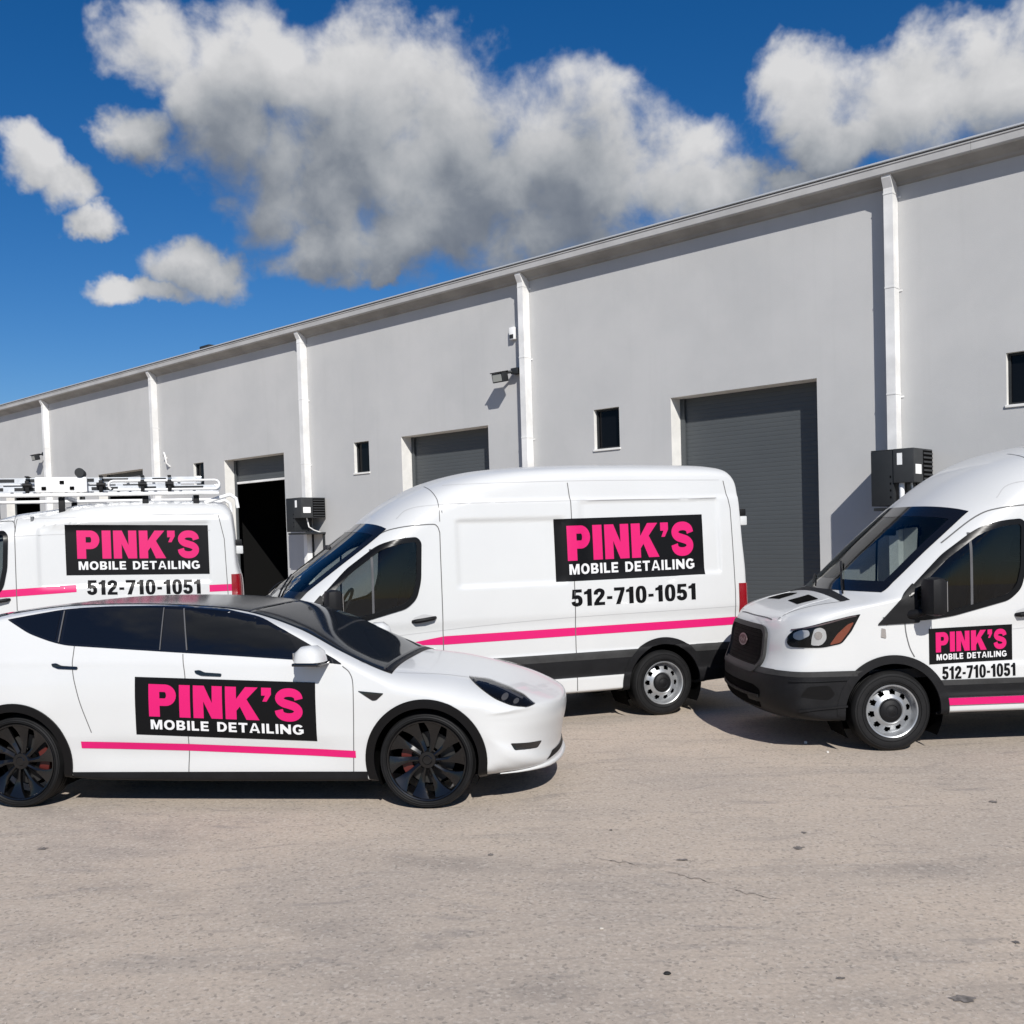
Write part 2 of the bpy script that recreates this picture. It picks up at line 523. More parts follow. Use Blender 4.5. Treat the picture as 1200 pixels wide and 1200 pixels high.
class Body:
    """outline pillowed across its width: rounded rims, flat flanks, taper and pressed relief"""
    def __init__(s, ctrl, W0, spine, taper, relief=None, n=420, ny=22, ms=48, sweep=None):
        s.sweep = sweep
        s.W0, s.sp, s.taper, s.relief = W0, spine, taper, relief
        s.out = resample(ctrl, n)
        s.n, s.ny, s.ms = n, ny, ms
        s.fr = np.array([1 - (1 - k / ny) ** 2.0 for k in range(ny + 1)])
        o = s.out
        sx = np.clip(o[:, 0], spine[0], spine[1])
        s.spt = np.stack([sx, np.full(n, spine[2])], 1)
        s.dir = s.spt - o[:, :2]
        s.dlen = np.hypot(s.dir[:, 0], s.dir[:, 1])
        s.dir /= s.dlen[:, None]
        V, Fc = [], []
        rows = list(range(-ny, ny + 1))
        for j in rows:
            V.append(s.row(s.fr[abs(j)], -1 if j < 0 else 1))
        idx = lambda r_, i: r_ * n + (i % n)
        faces, fi, fj = [], [], []
        I = np.arange(n)
        for r_ in range(len(rows) - 1):
            faces.append(np.stack([r_ * n + I, r_ * n + (I + 1) % n, (r_ + 1) * n + (I + 1) % n, (r_ + 1) * n + I], 1))
            fi.append(I); fj.append(np.full(n, 0.5 * (rows[r_] + rows[r_ + 1])))
        nv = len(rows) * n
        for sd, r0 in ((-1, 0), (1, len(rows) - 1)):
            prev = r0 * n
            for k in range(1, ms + 1):
                t = (k / ms)
                V.append(s.cap(t, sd))
                a, b = prev + I, nv + I
                a2, b2 = prev + (I + 1) % n, nv + (I + 1) % n
                faces.append(np.stack([a, b, b2, a2], 1) if sd < 0 else np.stack([a, a2, b2, b], 1))
                fi.append(I); fj.append(np.full(n, sd * (ny + k)))
                prev = nv
                nv += n
        s.V = np.vstack(V)
        s.F = np.vstack(faces)
        if True:  # outline runs clockwise or not: make normals point out
            a = o[:, 0] @ np.roll(o[:, 1], -1) - o[:, 1] @ np.roll(o[:, 0], -1)
            if a > 0: s.F = s.F[:, ::-1]
        s.fi, s.fj = np.concatenate(fi), np.concatenate(fj)
        s.bvh = BVHTree.FromPolygons(s.V.tolist(), s.F.tolist())
    def finish(s, x, y, z, flat):
        if s.sweep is not None: x = x + s.sweep(x, z) * np.abs(y / s.W0) ** 2.2
        y = y * s.taper(x, z)
        if s.relief is not None:
            y = y - np.sign(y) * s.relief(x, z) * flat
        return np.stack([x, y, z], 1)
    def row(s, f, sg):
        o = s.out
        d = np.minimum(o[:, 2], s.dlen * 0.95) * (1 - (1 - f ** o[:, 3]) ** (1 / o[:, 3]))
        p = o[:, :2] + s.dir * d[:, None]
        return s.finish(p[:, 0], np.full(s.n, sg * f * s.W0), p[:, 1], max(0.0, (f - 0.9) / 0.1))
    def cap(s, t, sg):
        o = s.out
        d = np.minimum(o[:, 2], s.dlen * 0.95)
        p = o[:, :2] + s.dir * (d + (s.dlen - d) * t)[:, None]
        return s.finish(p[:, 0], np.full(s.n, sg * s.W0), p[:, 1], 1.0)
    def centers(s):
        return s.V[s.F].mean(1)
    def build(s, name, keep, m, parent):
        F = s.F[keep]
        used = np.unique(F)
        mp = np.full(len(s.V), -1); mp[used] = np.arange(len(used))
        bm = bmesh.new()
        vs = [bm.verts.new(v) for v in s.V[used].tolist()]
        for f in mp[F].tolist():
            try: bm.faces.new([vs[i] for i in f])
            except ValueError: pass
        bmesh.ops.remove_doubles(bm, verts=bm.verts[:], dist=1e-4)
        me = bpy.data.meshes.new(name)
        bm.to_mesh(me); bm.free()
        me.polygons.foreach_set('use_smooth', [True] * len(me.polygons))
        me.set_sharp_from_angle(angle=R(38))
        return link(name, me, m, parent)
    def index(s, x, z):
        return int(np.argmin((s.out[:, 0] - x) ** 2 + (s.out[:, 1] - z) ** 2))
    def hit(s, o, d):
        h = None
        for j in ((0, 0, 0), (2e-4, 1e-4, 1.5e-4), (-1e-4, -2e-4, -1.7e-4)):
            t = s.bvh.ray_cast(Vector(o) + Vector(j), Vector(d))
            if t[0] is not None and (h is None or t[3] < h[3] - 1e-3): h = t
        if h is None:
            h = s.bvh.find_nearest(Vector(o) + Vector(d) * 2.0)
        n = h[1]
        if n.dot(Vector(d)) > 0: n = -n
        return h[0], n


def rim_in(bm, depth, normals):
    """close the open edge of a patch by turning it back towards the surface below"""
    be = [e for e in bm.edges if len(e.link_faces) == 1]
    new = {}
    for e in be:
        for v in e.verts:
            if v not in new:
                new[v] = bm.verts.new(v.co - normals[v] * depth)
    for e in be:
        f = e.link_faces[0]
        a, b = e.verts
        vl = list(f.verts)
        if vl[(vl.index(a) + 1) % len(vl)] == b: a, b = b, a
        try: bm.faces.new([a, b, new[b], new[a]])
        except ValueError: pass


FRAMES = {  # 2D axes, ray direction, ray start distance
    'near': (Vector((1, 0, 0)), Vector((0, 0, 1)), Vector((0, 1, 0))),
    'far': (Vector((1, 0, 0)), Vector((0, 0, 1)), Vector((0, -1, 0))),
    'front': (Vector((0, 1, 0)), Vector((0, 0, 1)), Vector((1, 0, 0))),
    'nose': (Vector((0, 1, 0)), Vector((0, 0, 1)), Vector((-1, 0, 0))),
    'top': (Vector((1, 0, 0)), Vector((0, 1, 0)), Vector((0, 0, -1))),
}


def drape(name, body, items, m, parent, frame='near', off=0.003, sp=0.06, rim=0.0, smooth=40):
    """lay flat outlines (outer, holes[, layer]) onto the body surface as a thin sheet"""
    e1, e2, d = FRAMES[frame]
    bm = bmesh.new()
    lay = {}
    for it in items:
        outer, holes = it[0], it[1]
        L = it[2] if len(it) > 2 else 0
        loops = [[Vector((a, b, 0)) for a, b in outer]] + [[Vector((a, b, 0)) for a, b in h] for h in holes]
        flat = [p for l in loops for p in l]
        vs = [bm.verts.new(p) for p in flat]
        for v in vs: lay[v] = L
        for t in tessellate_polygon(loops):
            a, b, c = (flat[i] for i in t)
            cr = (b - a).cross(c - a).z
            if abs(cr) < 1e-9: continue
            try: bm.faces.new([vs[i] for i in (t if cr > 0 else t[::-1])])
            except ValueError: pass
    bm.verts.index_update()
    layer = bm.verts.layers.int.new('lay')
    for v in bm.verts: v[layer] = lay.get(v, 0)
    xs = [v.co.x for v in bm.verts]; ys = [v.co.y for v in bm.verts]
    for axis, lo, hi in ((0, min(xs), max(xs)), (1, min(ys), max(ys))):
        k = math.ceil(lo / sp)
        while k * sp < hi:
            no = (1, 0, 0) if axis == 0 else (0, 1, 0)
            pc = (k * sp, 0, 0) if axis == 0 else (0, k * sp, 0)
            bmesh.ops.bisect_plane(bm, geom=bm.verts[:] + bm.edges[:] + bm.faces[:], plane_co=pc, plane_no=no, dist=1e-6)
            k += 1
    nor = {}
    for v in bm.verts:
        o = e1 * v.co.x + e2 * v.co.y - d * 6
        h, n = body.hit(o, d)
        v.co = h + n * (off + 0.0005 * v[layer])
        nor[v] = n
    flip = e1.cross(e2).dot(d) > 0
    if flip: bmesh.ops.reverse_faces(bm, faces=bm.faces[:])
    if rim: rim_in(bm, rim, nor)
    me = bpy.data.meshes.new(name)
    bm.to_mesh(me); bm.free()
    me.polygons.foreach_set('use_smooth', [True] * len(me.polygons))
    me.set_sharp_from_angle(angle=R(smooth))
    return link(name, me, m, parent)


def strip(pts, wd, closed=False, k=6, smooth=True):
    P = spline(pts, k) if smooth else [Vector(p) for p in pts]
    l, r_ = [], []
    for i, p in enumerate(P):
        d = (P[min(i + 1, len(P) - 1)] - P[max(i - 1, 0)]).normalized()
        nn = Vector((-d.y, d.x)) * wd / 2
        l.append(tuple(p + nn)); r_.append(tuple(p - nn))
    return (l + r_[::-1], [])


def annulus(cx, cz, ri, ro, a0=-40, a1=220, n=48):
    return (arc(cx, cz, ro, ro, a0, a1, n) + arc(cx, cz, ri, ri, a1, a0, n), [])


def rrect(x0, x1, z0, z1, r_, n=5):
    return arc(x1 - r_, z0 + r_, r_, r_, -90, 0, n) + arc(x1 - r_, z1 - r_, r_, r_, 0, 90, n) + arc(x0 + r_, z1 - r_, r_, r_, 90, 180, n) + arc(x0 + r_, z0 + r_, r_, r_, 180, 270, n)


def roundpoly(pts, r_, n=5):
    """polygon with its corners rounded; r_ one radius or one per corner"""
    o = []
    m = len(pts)
    for i in range(m):
        a, b, c = Vector(pts[i - 1]), Vector(pts[i]), Vector(pts[(i + 1) % m])
        rad = r_[i] if isinstance(r_, (list, tuple)) else r_
        u, v = (a - b), (c - b)
        k = min(rad, u.length * .45, v.length * .45)
        p, q_ = b + u.normalized() * k, b + v.normalized() * k
        for j in range(n + 1):
            t = j / n
            o.append(tuple((1 - t) ** 2 * p + 2 * t * (1 - t) * b + t * t * q_))
    return o


def inset(poly, d):
    P = [Vector(p) for p in poly]
    ar = sum(P[i - 1].x * P[i].y - P[i].x * P[i - 1].y for i in range(len(P)))
    sg = 1 if ar > 0 else -1
    o = []
    for i, p in enumerate(P):
        t = (P[(i + 1) % len(P)] - P[i - 1]).normalized()
        o.append(tuple(p + Vector((-t.y, t.x)) * d * sg))
    return o


def shell(name, body, planes, off, m, parent, extra=None):
    """the body skin inside some half-spaces, lifted off as a moulded part with its own rim"""
    c = body.centers()
    k = np.ones(len(c), bool)
    for (p, n) in planes:
        k &= ((c - np.array(p)) @ np.array(n, float)) > -0.12
    if extra is not None: k &= extra(c)
    F = body.F[k]
    used = np.unique(F)
    mp = np.full(len(body.V), -1); mp[used] = np.arange(len(used))
    bm = bmesh.new()
    vs = [bm.verts.new(v) for v in body.V[used].tolist()]
    for f in mp[F].tolist():
        try: bm.faces.new([vs[i] for i in f])
        except ValueError: pass
    bmesh.ops.remove_doubles(bm, verts=bm.verts[:], dist=1e-4)
    for (p, n) in planes:
        bmesh.ops.bisect_plane(bm, geom=bm.verts[:] + bm.edges[:] + bm.faces[:], plane_co=p, plane_no=n, clear_inner=True, dist=1e-6)
    bm.normal_update()
    nor = {v: v.normal.copy() for v in bm.verts}
    for v in bm.verts: v.co += nor[v] * off
    rim_in(bm, off + 0.004, nor)
    me = bpy.data.meshes.new(name)
    bm.to_mesh(me); bm.free()
    me.polygons.foreach_set('use_smooth', [True] * len(me.polygons))
    me.set_sharp_from_angle(angle=R(38))
    return link(name, me, m, parent)


def patch(name, body, i0, i1, f0, f1, off, m, parent, rim=0.0, nf=None):
    """piece of the wrapped (rounded) skin between outline samples i0..i1 and width fractions f0..f1"""
    ii = [i % body.n for i in range(i0, i1 + 1)]
    fs = np.linspace(f0, f1, nf or 25)
    g_ = []
    for f in fs:
        g_.append(body.row(abs(f), -1 if f < 0 else 1)[ii])
    g_ = np.array(g_)
    a, b = g_.shape[:2]
    bm = bmesh.new()
    vs = [[bm.verts.new(g_[r_, c]) for c in range(b)] for r_ in range(a)]
    for r_ in range(a - 1):
        for c in range(b - 1):
            bm.faces.new([vs[r_][c], vs[r_][c + 1], vs[r_ + 1][c + 1], vs[r_ + 1][c]])
    bm.normal_update()
    cen = Vector((body.sp[0] + body.sp[1], 0, 2 * body.sp[2])) / 2
    tot = sum((f.normal.dot(f.calc_center_median() - cen) for f in bm.faces))
    if tot < 0: bmesh.ops.reverse_faces(bm, faces=bm.faces[:])
    bm.normal_update()
    nor = {v: v.normal.copy() for v in bm.verts}
    for v in bm.verts: v.co += nor[v] * off
    if rim: rim_in(bm, rim, nor)
    me = bpy.data.meshes.new(name)
    bm.to_mesh(me); bm.free()
    me.polygons.foreach_set('use_smooth', [True] * len(me.polygons))
    return link(name, me, m, parent)


def sm(x, a, b):
    t = np.clip((x - a) / (b - a), 0, 1)
    return t * t * (3 - 2 * t)


def sign(body, parent, box, tilt=0.0, label=None, frame='near'):
    """black sign with pink and white lettering"""
    x0, x1, z0, z1 = box
    wd, ht = x1 - x0, z1 - z0
    sk = lambda L: [(a, b + (a - (x0 + x1) / 2) * tilt) for a, b in L]
    o = drape('sign_panel', body, [(sk([(x0, z0), (x1, z0), (x1, z1), (x0, z1)]), [])], M_SIGN, parent, frame, off=0.004, rim=0.003)
    t1 = text2d("PINK'S", .34, x0 + wd * .078, x1 - wd * .066, z0 + ht * .325, z0 + ht * .885, .095)
    t2 = text2d("MOBILE DETAILING", .23, x0 + wd * .085, x1 - wd * .07, z0 + ht * .105, z0 + ht * .27, .16)
    f = lambda T: [(sk(a), [sk(h) for h in hs], k) for a, hs, k in T]
    drape('sign_name_lettering', body, f(t1), M_PINK, o, frame, off=0.0062)
    T2 = f(t2)
    for part_ in (T2[:6], T2[6:]): drape('sign_trade_lettering', body, part_, M_LETW, o, frame, off=0.0062)
    return o


def phone(body, parent, box, tilt=0.0):
    x0, x1, z0, z1 = box
    sk = lambda L: [(a, b + (a - (x0 + x1) / 2) * tilt) for a, b in L]
    t = text2d("512-710-1051", .215, x0, x1, z0, z1, .07)
    return drape('phone_number_lettering', body, [(sk(a), [sk(h) for h in hs], k) for a, hs, k in t], M_LETK, parent, off=0.003)


# ------------------------------------------------------------------ wheels
def tyre_mesh(ro, ri, wd):
    h = wd / 2
    prof = [(ri, -h * .86), (ri + .012, -h * .97), (ri + (ro - ri) * .45, -h * 1.05), (ri + (ro - ri) * .8, -h * .98), (ro - .012, -h * .84), (ro, -h * .68)]
    for c in (-.45, -.15, .15, .45):
        prof += [(ro, h * (c - .055)), (ro - .009, h * (c - .045)), (ro - .009, h * (c + .045)), (ro, h * (c + .055))]
    prof += [(ro, h * .68), (ro - .012, h * .84), (ri + (ro - ri) * .8, h * .98), (ri + (ro - ri) * .45, h * 1.05), (ri + .012, h * .97), (ri, h * .86)]
    b = MB().lathe(prof, 72)
    # moulded sidewall ribs
    for rr_ in (ri + (ro - ri) * .3, ri + (ro - ri) * .66):
        y = -h * 1.045 if rr_ < ri + (ro - ri) * .5 else -h * 1.02
        b.lathe([(rr_ - .004, y + .004), (rr_ - .002, y - .004), (rr_ + .002, y - .004), (rr_ + .004, y + .004)], 72)
    return mesh('tyre', b.v, b.f, 35)


ME_VT = tyre_mesh(.35, .222, .225)
ME_CT = tyre_mesh(.352, .290, .25)


def van_rim_mesh():
    b = MB()
    b.lathe([(.228, -.105), (.232, -.112), (.228, -.118), (.219, -.114), (.212, -.098), (.207, -.06), (.203, -.045), (.200, -.036)], 72)
    n = 80
    rings = [(.200, -.036), (.188, -.043), (.176, -.052), (.160, -.060), (.144, -.070), (.128, -.080), (.112, -.086), (.102, -.080), (.096, -.07)]
    vs = [(r_ * math.cos(2 * math.pi * k / n), y, r_ * math.sin(2 * math.pi * k / n)) for r_, y in rings for k in range(n)]
    fs = []
    for i in range(len(rings) - 1):
        for k in range(n):
            if i in (2, 3) and k % 8 in (1, 2, 3, 4) or i == 1 and k % 8 in (2, 3): continue
            fs.append((i * n + k, (i + 1) * n + k, (i + 1) * n + (k + 1) % n, i * n + (k + 1) % n))
    b.add(vs, fs)
    return mesh('rim', b.v, b.f, 30)


ME_VR = van_rim_mesh()
_b = MB().lathe([(.0, -.112), (.022, -.112), (.034, -.106), (.05, -.104), (.055, -.110), (.075, -.106), (.094, -.094), (.1, -.078), (.1, -.06)], 48)
ME_VC = mesh('hub_cap', _b.v, _b.f, 30)
_b = MB().lathe([(.0, .03), (.215, .03), (.215, .02), (.0, .02)], 40)
ME_BK = mesh('wheel_back', _b.v, _b.f, 30)


def car_rim_mesh():
    b = MB()
    b.lathe([(.293, -.112), (.297, -.12), (.291, -.126), (.281, -.122), (.275, -.10), (.268, -.03), (.262, .05)], 72)
    b.lathe([(.0, -.092), (.03, -.094), (.036, -.088), (.06, -.086), (.072, -.074), (.075, -.04)], 40)
    for k in range(10):
        a0 = 2 * math.pi * k / 10
        rows = []
        for j in range(9):
            t = j / 8
            r_ = .062 + (.279 - .062) * t
            c = a0 + .20 * t ** 1.3
            hw = .195 + .105 * t ** 2 - .05 * math.sin(t * math.pi) + .10 * (1 - t) ** 6
            y = -.082 - .030 * t + .014 * math.sin(t * math.pi)
            lead, trail = c + hw * .62, c - hw * .95
            rows.append([(r_ * math.cos(trail), y + .030, r_ * math.sin(trail)), (r_ * math.cos(trail), y + .010, r_ * math.sin(trail)),
                         (r_ * math.cos(c), y - .003, r_ * math.sin(c)), (r_ * math.cos(lead), y + .002, r_ * math.sin(lead)), (r_ * math.cos(lead), y + .034, r_ * math.sin(lead))])
        vs = [p for row_ in rows for p in row_]
        fs = [(i * 5 + q_, i * 5 + q_ + 1, (i + 1) * 5 + q_ + 1, (i + 1) * 5 + q_) for i in range(8) for q_ in range(4)]
        b.add(vs, fs)
    return mesh('rim', b.v, b.f, 40)


ME_CR = car_rim_mesh()
_b = MB().lathe([(.08, .012), (.19, .012), (.19, .03), (.08, .03)], 48, closed=True)
ME_CD = mesh('brake_disc', _b.v, _b.f, 30)


def wheel(parent, x, y, z, kind, side):
    """side -1: outer face towards -y"""
    wt_ = link('wheel', ME_VT if kind == 'van' else ME_CT, M_TYRE, parent)
    wt_.location = (x, y, z)
    wt_.rotation_euler = (0, random.uniform(0, 6), 0 if side < 0 else math.pi)
    if kind == 'van':
        link('rim', ME_VR, M_STEEL, wt_); link('hub_cap', ME_VC, M_BLKP, wt_); link('wheel_back', ME_BK, M_VOID, wt_)
    else:
        link('rim', ME_CR, M_ALLOY, wt_)
        link('brake_disc', ME_CD, M_DISC, wt_); link('wheel_back', ME_BK, M_VOID, wt_, (0, .04, 0))
    return wt_


def well(parent, body, x, z, rad, yin, yout, side):
    b = MB()
    n = 30
    vs = []
    for yy in (yin, yout):
        for k in range(n + 1):
            t = R(-30 + 240 * k / n)
            vs.append((x + rad * math.cos(t), side * yy, z + rad * math.sin(t)))
    fs = [(k, k + 1, n + 2 + k, n + 1 + k) for k in range(n)]
    fs.append(tuple(range(n + 1)))
    b.add(vs, fs)
    return b.obj('wheel_well', M_VOID, parent, 40)


# ------------------------------------------------------------------ the cargo vans
ARC_Z = .355


def van_ctrl(wb, roof, head, cowl, rise):
    hx, hz = head
    cx, cz = cowl
    rx = wb - 3.8
    return [
        (1.0, .27, .08, 2.5), (.2, .27, .08, 2.5), (-.65, .26, .10, 2.5), (-.93, .29, .22, 2.4), (-1.06, .37, .38, 2.4), (-1.095, .52, .46, 2.4), (-1.085, .66, .46, 2.4),
        (-1.045, .735, .45, 2.5), (-1.015, .82, .44, 2.5), (-.985, .98, .42, 2.6), (-.945, 1.09, .40, 2.6), (-.86, 1.175, .36, 2.8), (-.66, 1.265, .32, 2.9),
        (cx - .16, cz - .055, .28, 3.0), (cx - .02, cz, .26, 3.2), (cx + .1, cz + .10, .24, 3.6),
        (cx + .5 * (hx - cx), cz + .5 * (hz - cz) + .02, .25, 3.6), (hx - .03, hz - .02, .27, 3.4), (hx + .14, hz + .12, .30, 3.0),
        (hx + .42, hz + rise * .50, .32, 2.9), (hx + .74, hz + rise * .74, .32, 2.9), (hx + 1.12, hz + rise * .90, .31, 3.0), (hx + 1.6, roof - .02, .24, 3.2), (hx + 2.4, roof, .21, 3.3),
        (4.1 + rx, roof - .008, .21, 3.3), (4.55 + rx, roof - .025, .19, 3.1), (4.71 + rx, roof - .06, .16, 2.8), (4.785 + rx, roof - .15, .13, 2.6), (4.82 + rx, roof - .38, .11, 2.6),
        (4.855 + rx, roof - .80, .11, 2.6), (4.895 + rx, 1.55, .11, 2.6), (4.905 + rx, 1.1, .11, 2.6), (4.90 + rx, .80, .12, 2.6), (4.96 + rx, .70, .14, 2.6), (4.99 + rx, .60, .16, 2.6), (4.98 + rx, .44, .14, 2.6), (4.88 + rx, .36, .10, 2.6), (4.3 + rx, .30, .08, 2.5), (3.2 + rx, .27, .08, 2.5)]


def make_van(name, loc, yaw, label, group, wb=3.8, roof=2.72, head=(.55, 2.11), cowl=(-.28, 1.385), rise=.60, wz=0.0, clad=(.485, .735), emblem=True, swp=.34, wx=0.0):
    root = empty(name, loc, yaw, label, 'van', group)
    W0 = 1.03
    rx = wb - 3.8
    B = roof - 2.72
    def taper(x, z):
        t = 1 - .075 * np.clip((z - 1.15) / 1.5, 0, 1) ** 1.6 - .02 * np.clip((.6 - z) / .4, 0, 1)
        t = t * (1 - .045 * np.clip((.1 - x) / 1.0, 0, 1) ** 1.5) * (1 - .02 * np.clip((x - 4.2 - rx) / .7, 0, 1) ** 2)
        return t
    P1 = (1.55, 2.74, 1.45 + wz * .5, 2.15 + B * .6 + wz * .4)
    P2 = (2.88, 4.53 + rx, 1.49 + wz * .5, 2.325 + B * .8 + wz * .3)
    if wb < 3.5: P1, P2 = (1.62, wb + .70, 1.5, 2.27), None
    def relief(x, z):
        d = np.zeros_like(x)
        for P in (P1, P2):
            if P is None: continue
            d = d + .020 * sm(x, P[0], P[0] + .045) * (1 - sm(x, P[1] - .045, P[1])) * sm(z, P[2], P[2] + .045) * (1 - sm(z, P[3] - .035, P[3]))
        g1 = 2.31 + B if wb > 3.5 else 2.30
        d = d + .016 * sm(z, g1, g1 + .035) * sm(x, 1.0, 1.5)
        d = d + .012 * (1 - sm(z, 1.04, 1.16)) * sm(z, .72, .76) * sm(x, .35, .7)
        d = d - .010 * (1 - sm(z, .47, .50)) * sm(x, .3, .6)
        return d
    def sweep(x, z):
        return swp * sm(z, 1.12, 1.42) * (1 - sm(x, .6, 2.0)) * sm(x, -.85, -.35)
    body = Body(van_ctrl(wb, roof, head, cowl, rise), W0, (.75, wb + .35, 1.25), taper, relief, n=440, ny=22, ms=52, sweep=sweep)
    # ---- openings
    win = [(-.10, 1.12), (.30, 1.135), (.54, 1.165), (1.03, 1.285), (1.135, 1.375), (1.185, 1.55), (1.205, 1.93), (1.16, 1.985), (.98, 1.972), (.78, 1.91), (.47, 1.69), (.21, 1.44)]
    win = [(a + wx * min(1, max(0, (a - .3) / .6)), b + wz * min(1, max(0, (b - 1.0) * 2))) for a, b in win]
    glassp = roundpoly(win, [.02, .03, .05, .05, .06, .06, .05, .05, .08, .08, .05, .02])
    hole = inset(glassp, .022)
    c = body.centers()
    side = np.abs(c[:, 1]) > .55
    keep = np.ones(len(c), bool)
    keep &= ~(inpoly(c[:, 0], c[:, 2], hole) & side & (np.abs(body.fj) > body.ny * .45) & (c[:, 0] < 1.3))
    for ax in (0.0, wb):
        keep &= ~((np.hypot(c[:, 0] - ax, c[:, 2] - ARC_Z) < .455) & (np.abs(c[:, 1]) > .60))
    i0, i1 = body.index(cowl[0] + .015, cowl[1] + .02), body.index(head[0], head[1])
    lo, hi = min(i0, i1), max(i0, i1)
    jr = int(round(body.ny * (1 - math.sqrt(1 - .83))))
    keep &= ~((body.fi >= lo) & (body.fi < hi) & (np.abs(body.fj) < jr))
    body.build('body', keep, M_WHITE, root)
    fw = body.fr[jr]
    patch('windshield', body, lo - 1, hi + 1, -fw - .015, fw + .015, .003, M_GLASS, root, nf=31)
    # black ceramic border of the windscreen
    fb_ = MB()
    bord = link('windshield_border', bpy.data.meshes.new('windshield_border'), M_BLKG, root)
    bm = bmesh.new()
    for (a0, a1, f0, f1) in ((lo - 1, lo + 3, -fw - .02, fw + .02), (hi - 3, hi + 1, -fw - .02, fw + .02), (lo + 3, hi - 3, -fw - .02, -fw + .05), (lo + 3, hi - 3, fw - .05, fw + .02)):
        t = patch('t', body, a0, a1, f0, f1, .0055, M_BLKG, None, nf=21 if a1 - a0 < 6 else 4)
        bm.from_mesh(t.data)
        md = t.data
        bpy.data.objects.remove(t); bpy.data.meshes.remove(md)
    bm.to_mesh(bord.data); bm.free()
    bord.data.polygons.foreach_set('use_smooth', [True] * len(bord.data.polygons))
    for fr_ in ('near', 'far'):
        dg = drape('door_window', body, [(inset(glassp, .008), [])], M_GLASSD, root, fr_, off=.002, sp=.03)
        drape('window_seal', body, [(glassp, [inset(glassp, .05)])], M_BLKS, dg, fr_, off=.011, rim=.012, sp=.025)
        drape('window_divider', body, [strip([(.70, 1.225), (.71, 1.875)], .022, smooth=False)], M_DASH, dg, fr_, off=.005, rim=.003, sp=.03)
        tri = [(-.13, 1.105), (.24, 1.115), (.21, 1.455)]
        drape('mirror_mount', body, [(roundpoly(tri, .02), [])], M_BLKP, root, fr_, off=.014, rim=.016)
    # ---- panel gaps of the doors
    sw = .009
    seams = [strip([(.11, 1.11), (.12, 1.02), (.15, .90), (.19, .82)], sw),
             strip([(1.39, .30), (1.39, 1.2), (1.392, 1.8), (1.395, 2.02 + wz)], sw, smooth=False),
             strip([(1.395, 2.02 + wz), (1.37, 2.085 + wz), (1.30, 2.105 + wz), (1.0, 2.08 + wz), (.80, 2.01 + wz), (.50, 1.79 + wz * .7)], sw),
             strip([(2.80, .30), (2.80, 1.3), (2.80, 2.3 + B), (2.78, 2.5 + B)], sw, smooth=False) if wb > 3.5 else strip([(1.395, 2.02 + wz), (1.40, 2.4 + B)], sw * .6, smooth=False),
             strip([(1.40, 2.13 + wz), (1.40, 2.35 + B), (1.375, 2.48 + B), (1.36, 2.56 + B)], sw * .8, smooth=False),
             strip([(4.675 + rx, .74), (4.68 + rx, 1.3), (4.66 + rx, 2.2 + B), (4.60 + rx, 2.50 + B)], sw, smooth=False)]
    for q_ in seams: drape('door_gap', body, [q_], M_SEAM, root, off=.003, sp=.025)
    cre = [strip([(1.0, 2.17 + wz * .5), (1.12, 2.26 + B), (1.35, 2.295 + B), (2.0, 2.31 + B), (wb + .70, 2.315 + B)], .007),
           strip([(1.5, 2.50 + B), (3.0, 2.52 + B), (wb + .75, 2.51 + B)], .006),
           strip([(.42, .985), (.8, 1.015), (2.4, 1.10), (wb + .9, 1.13)], .006)]
    for q_ in cre: drape('crease_shade_strip', body, [q_], M_SEAMLT, root, off=.0016)  # thin grey strips paint the shading line along each crease
    # ---- black plastic
    for ax in (0.0, wb):
        drape('wheel_arch_trim', body, [annulus(ax, ARC_Z, .415, .488, -7, 187)], M_BLKP, root, off=.018, rim=.03, sp=.05)
        drape('wheel_arch_trim', body, [annulus(ax, ARC_Z, .415, .488, -7, 187)], M_BLKP, root, 'far', off=.018, rim=.03, sp=.08)
    def off_arch(c): return (np.hypot(c[:, 0], c[:, 2] - ARC_Z) > .448) & (np.hypot(c[:, 0] - wb, c[:, 2] - ARC_Z) > .448)
    for sd in (-1, 1):
        xs_ = [((.18, 0, 0), (1, 0, 0)), ((wb - .18, 0, 0), (-1, 0, 0)), ((0, sd * .5, 0), (0, sd, 0))]
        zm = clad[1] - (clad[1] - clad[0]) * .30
        cl_ = shell('side_cladding', body, [((0, 0, clad[0]), (0, 0, 1)), ((0, 0, zm), (0, 0, -1))] + xs_, .012, M_BLKP, root, off_arch)
        shell('cladding_ledge', body, [((0, 0, zm), (0, 0, 1)), ((0, 0, clad[1]), (0, 0, -1))] + xs_, .014, M_BLKL, cl_, off_arch)  # top band of the cladding, sky light painted in as a lighter black
    shell('sill', body, [((0, 0, .315), (0, 0, -1)), ((.40, 0, 0), (1, 0, 0)), ((wb - .40, 0, 0), (-1, 0, 0))], .004, M_BLKP, root)
    fbp = shell('front_bumper', body, [((-.18, 0, 0), (-1, 0, 0)), ((0, 0, .672), (0, 0, -1))], .014, M_BLKP, root, off_arch)
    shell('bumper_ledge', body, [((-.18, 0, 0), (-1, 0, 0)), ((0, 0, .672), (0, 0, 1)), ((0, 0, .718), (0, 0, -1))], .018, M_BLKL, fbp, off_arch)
    rbp = shell('rear_bumper', body, [((wb + .18, 0, 0), (1, 0, 0)), ((0, 0, .672), (0, 0, -1))], .012, M_BLKP, root, off_arch)
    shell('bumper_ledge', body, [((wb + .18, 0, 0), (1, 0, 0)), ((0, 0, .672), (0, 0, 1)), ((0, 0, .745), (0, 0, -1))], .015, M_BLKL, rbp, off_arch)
    for sd in (-1, 1):
        for ax in (0.0, wb): well(root, body, ax, ARC_Z, .45, .58, 1.0, sd)
        for ax in (0.0, wb): wheel(root, ax, sd * .885, .35, 'van', sd)
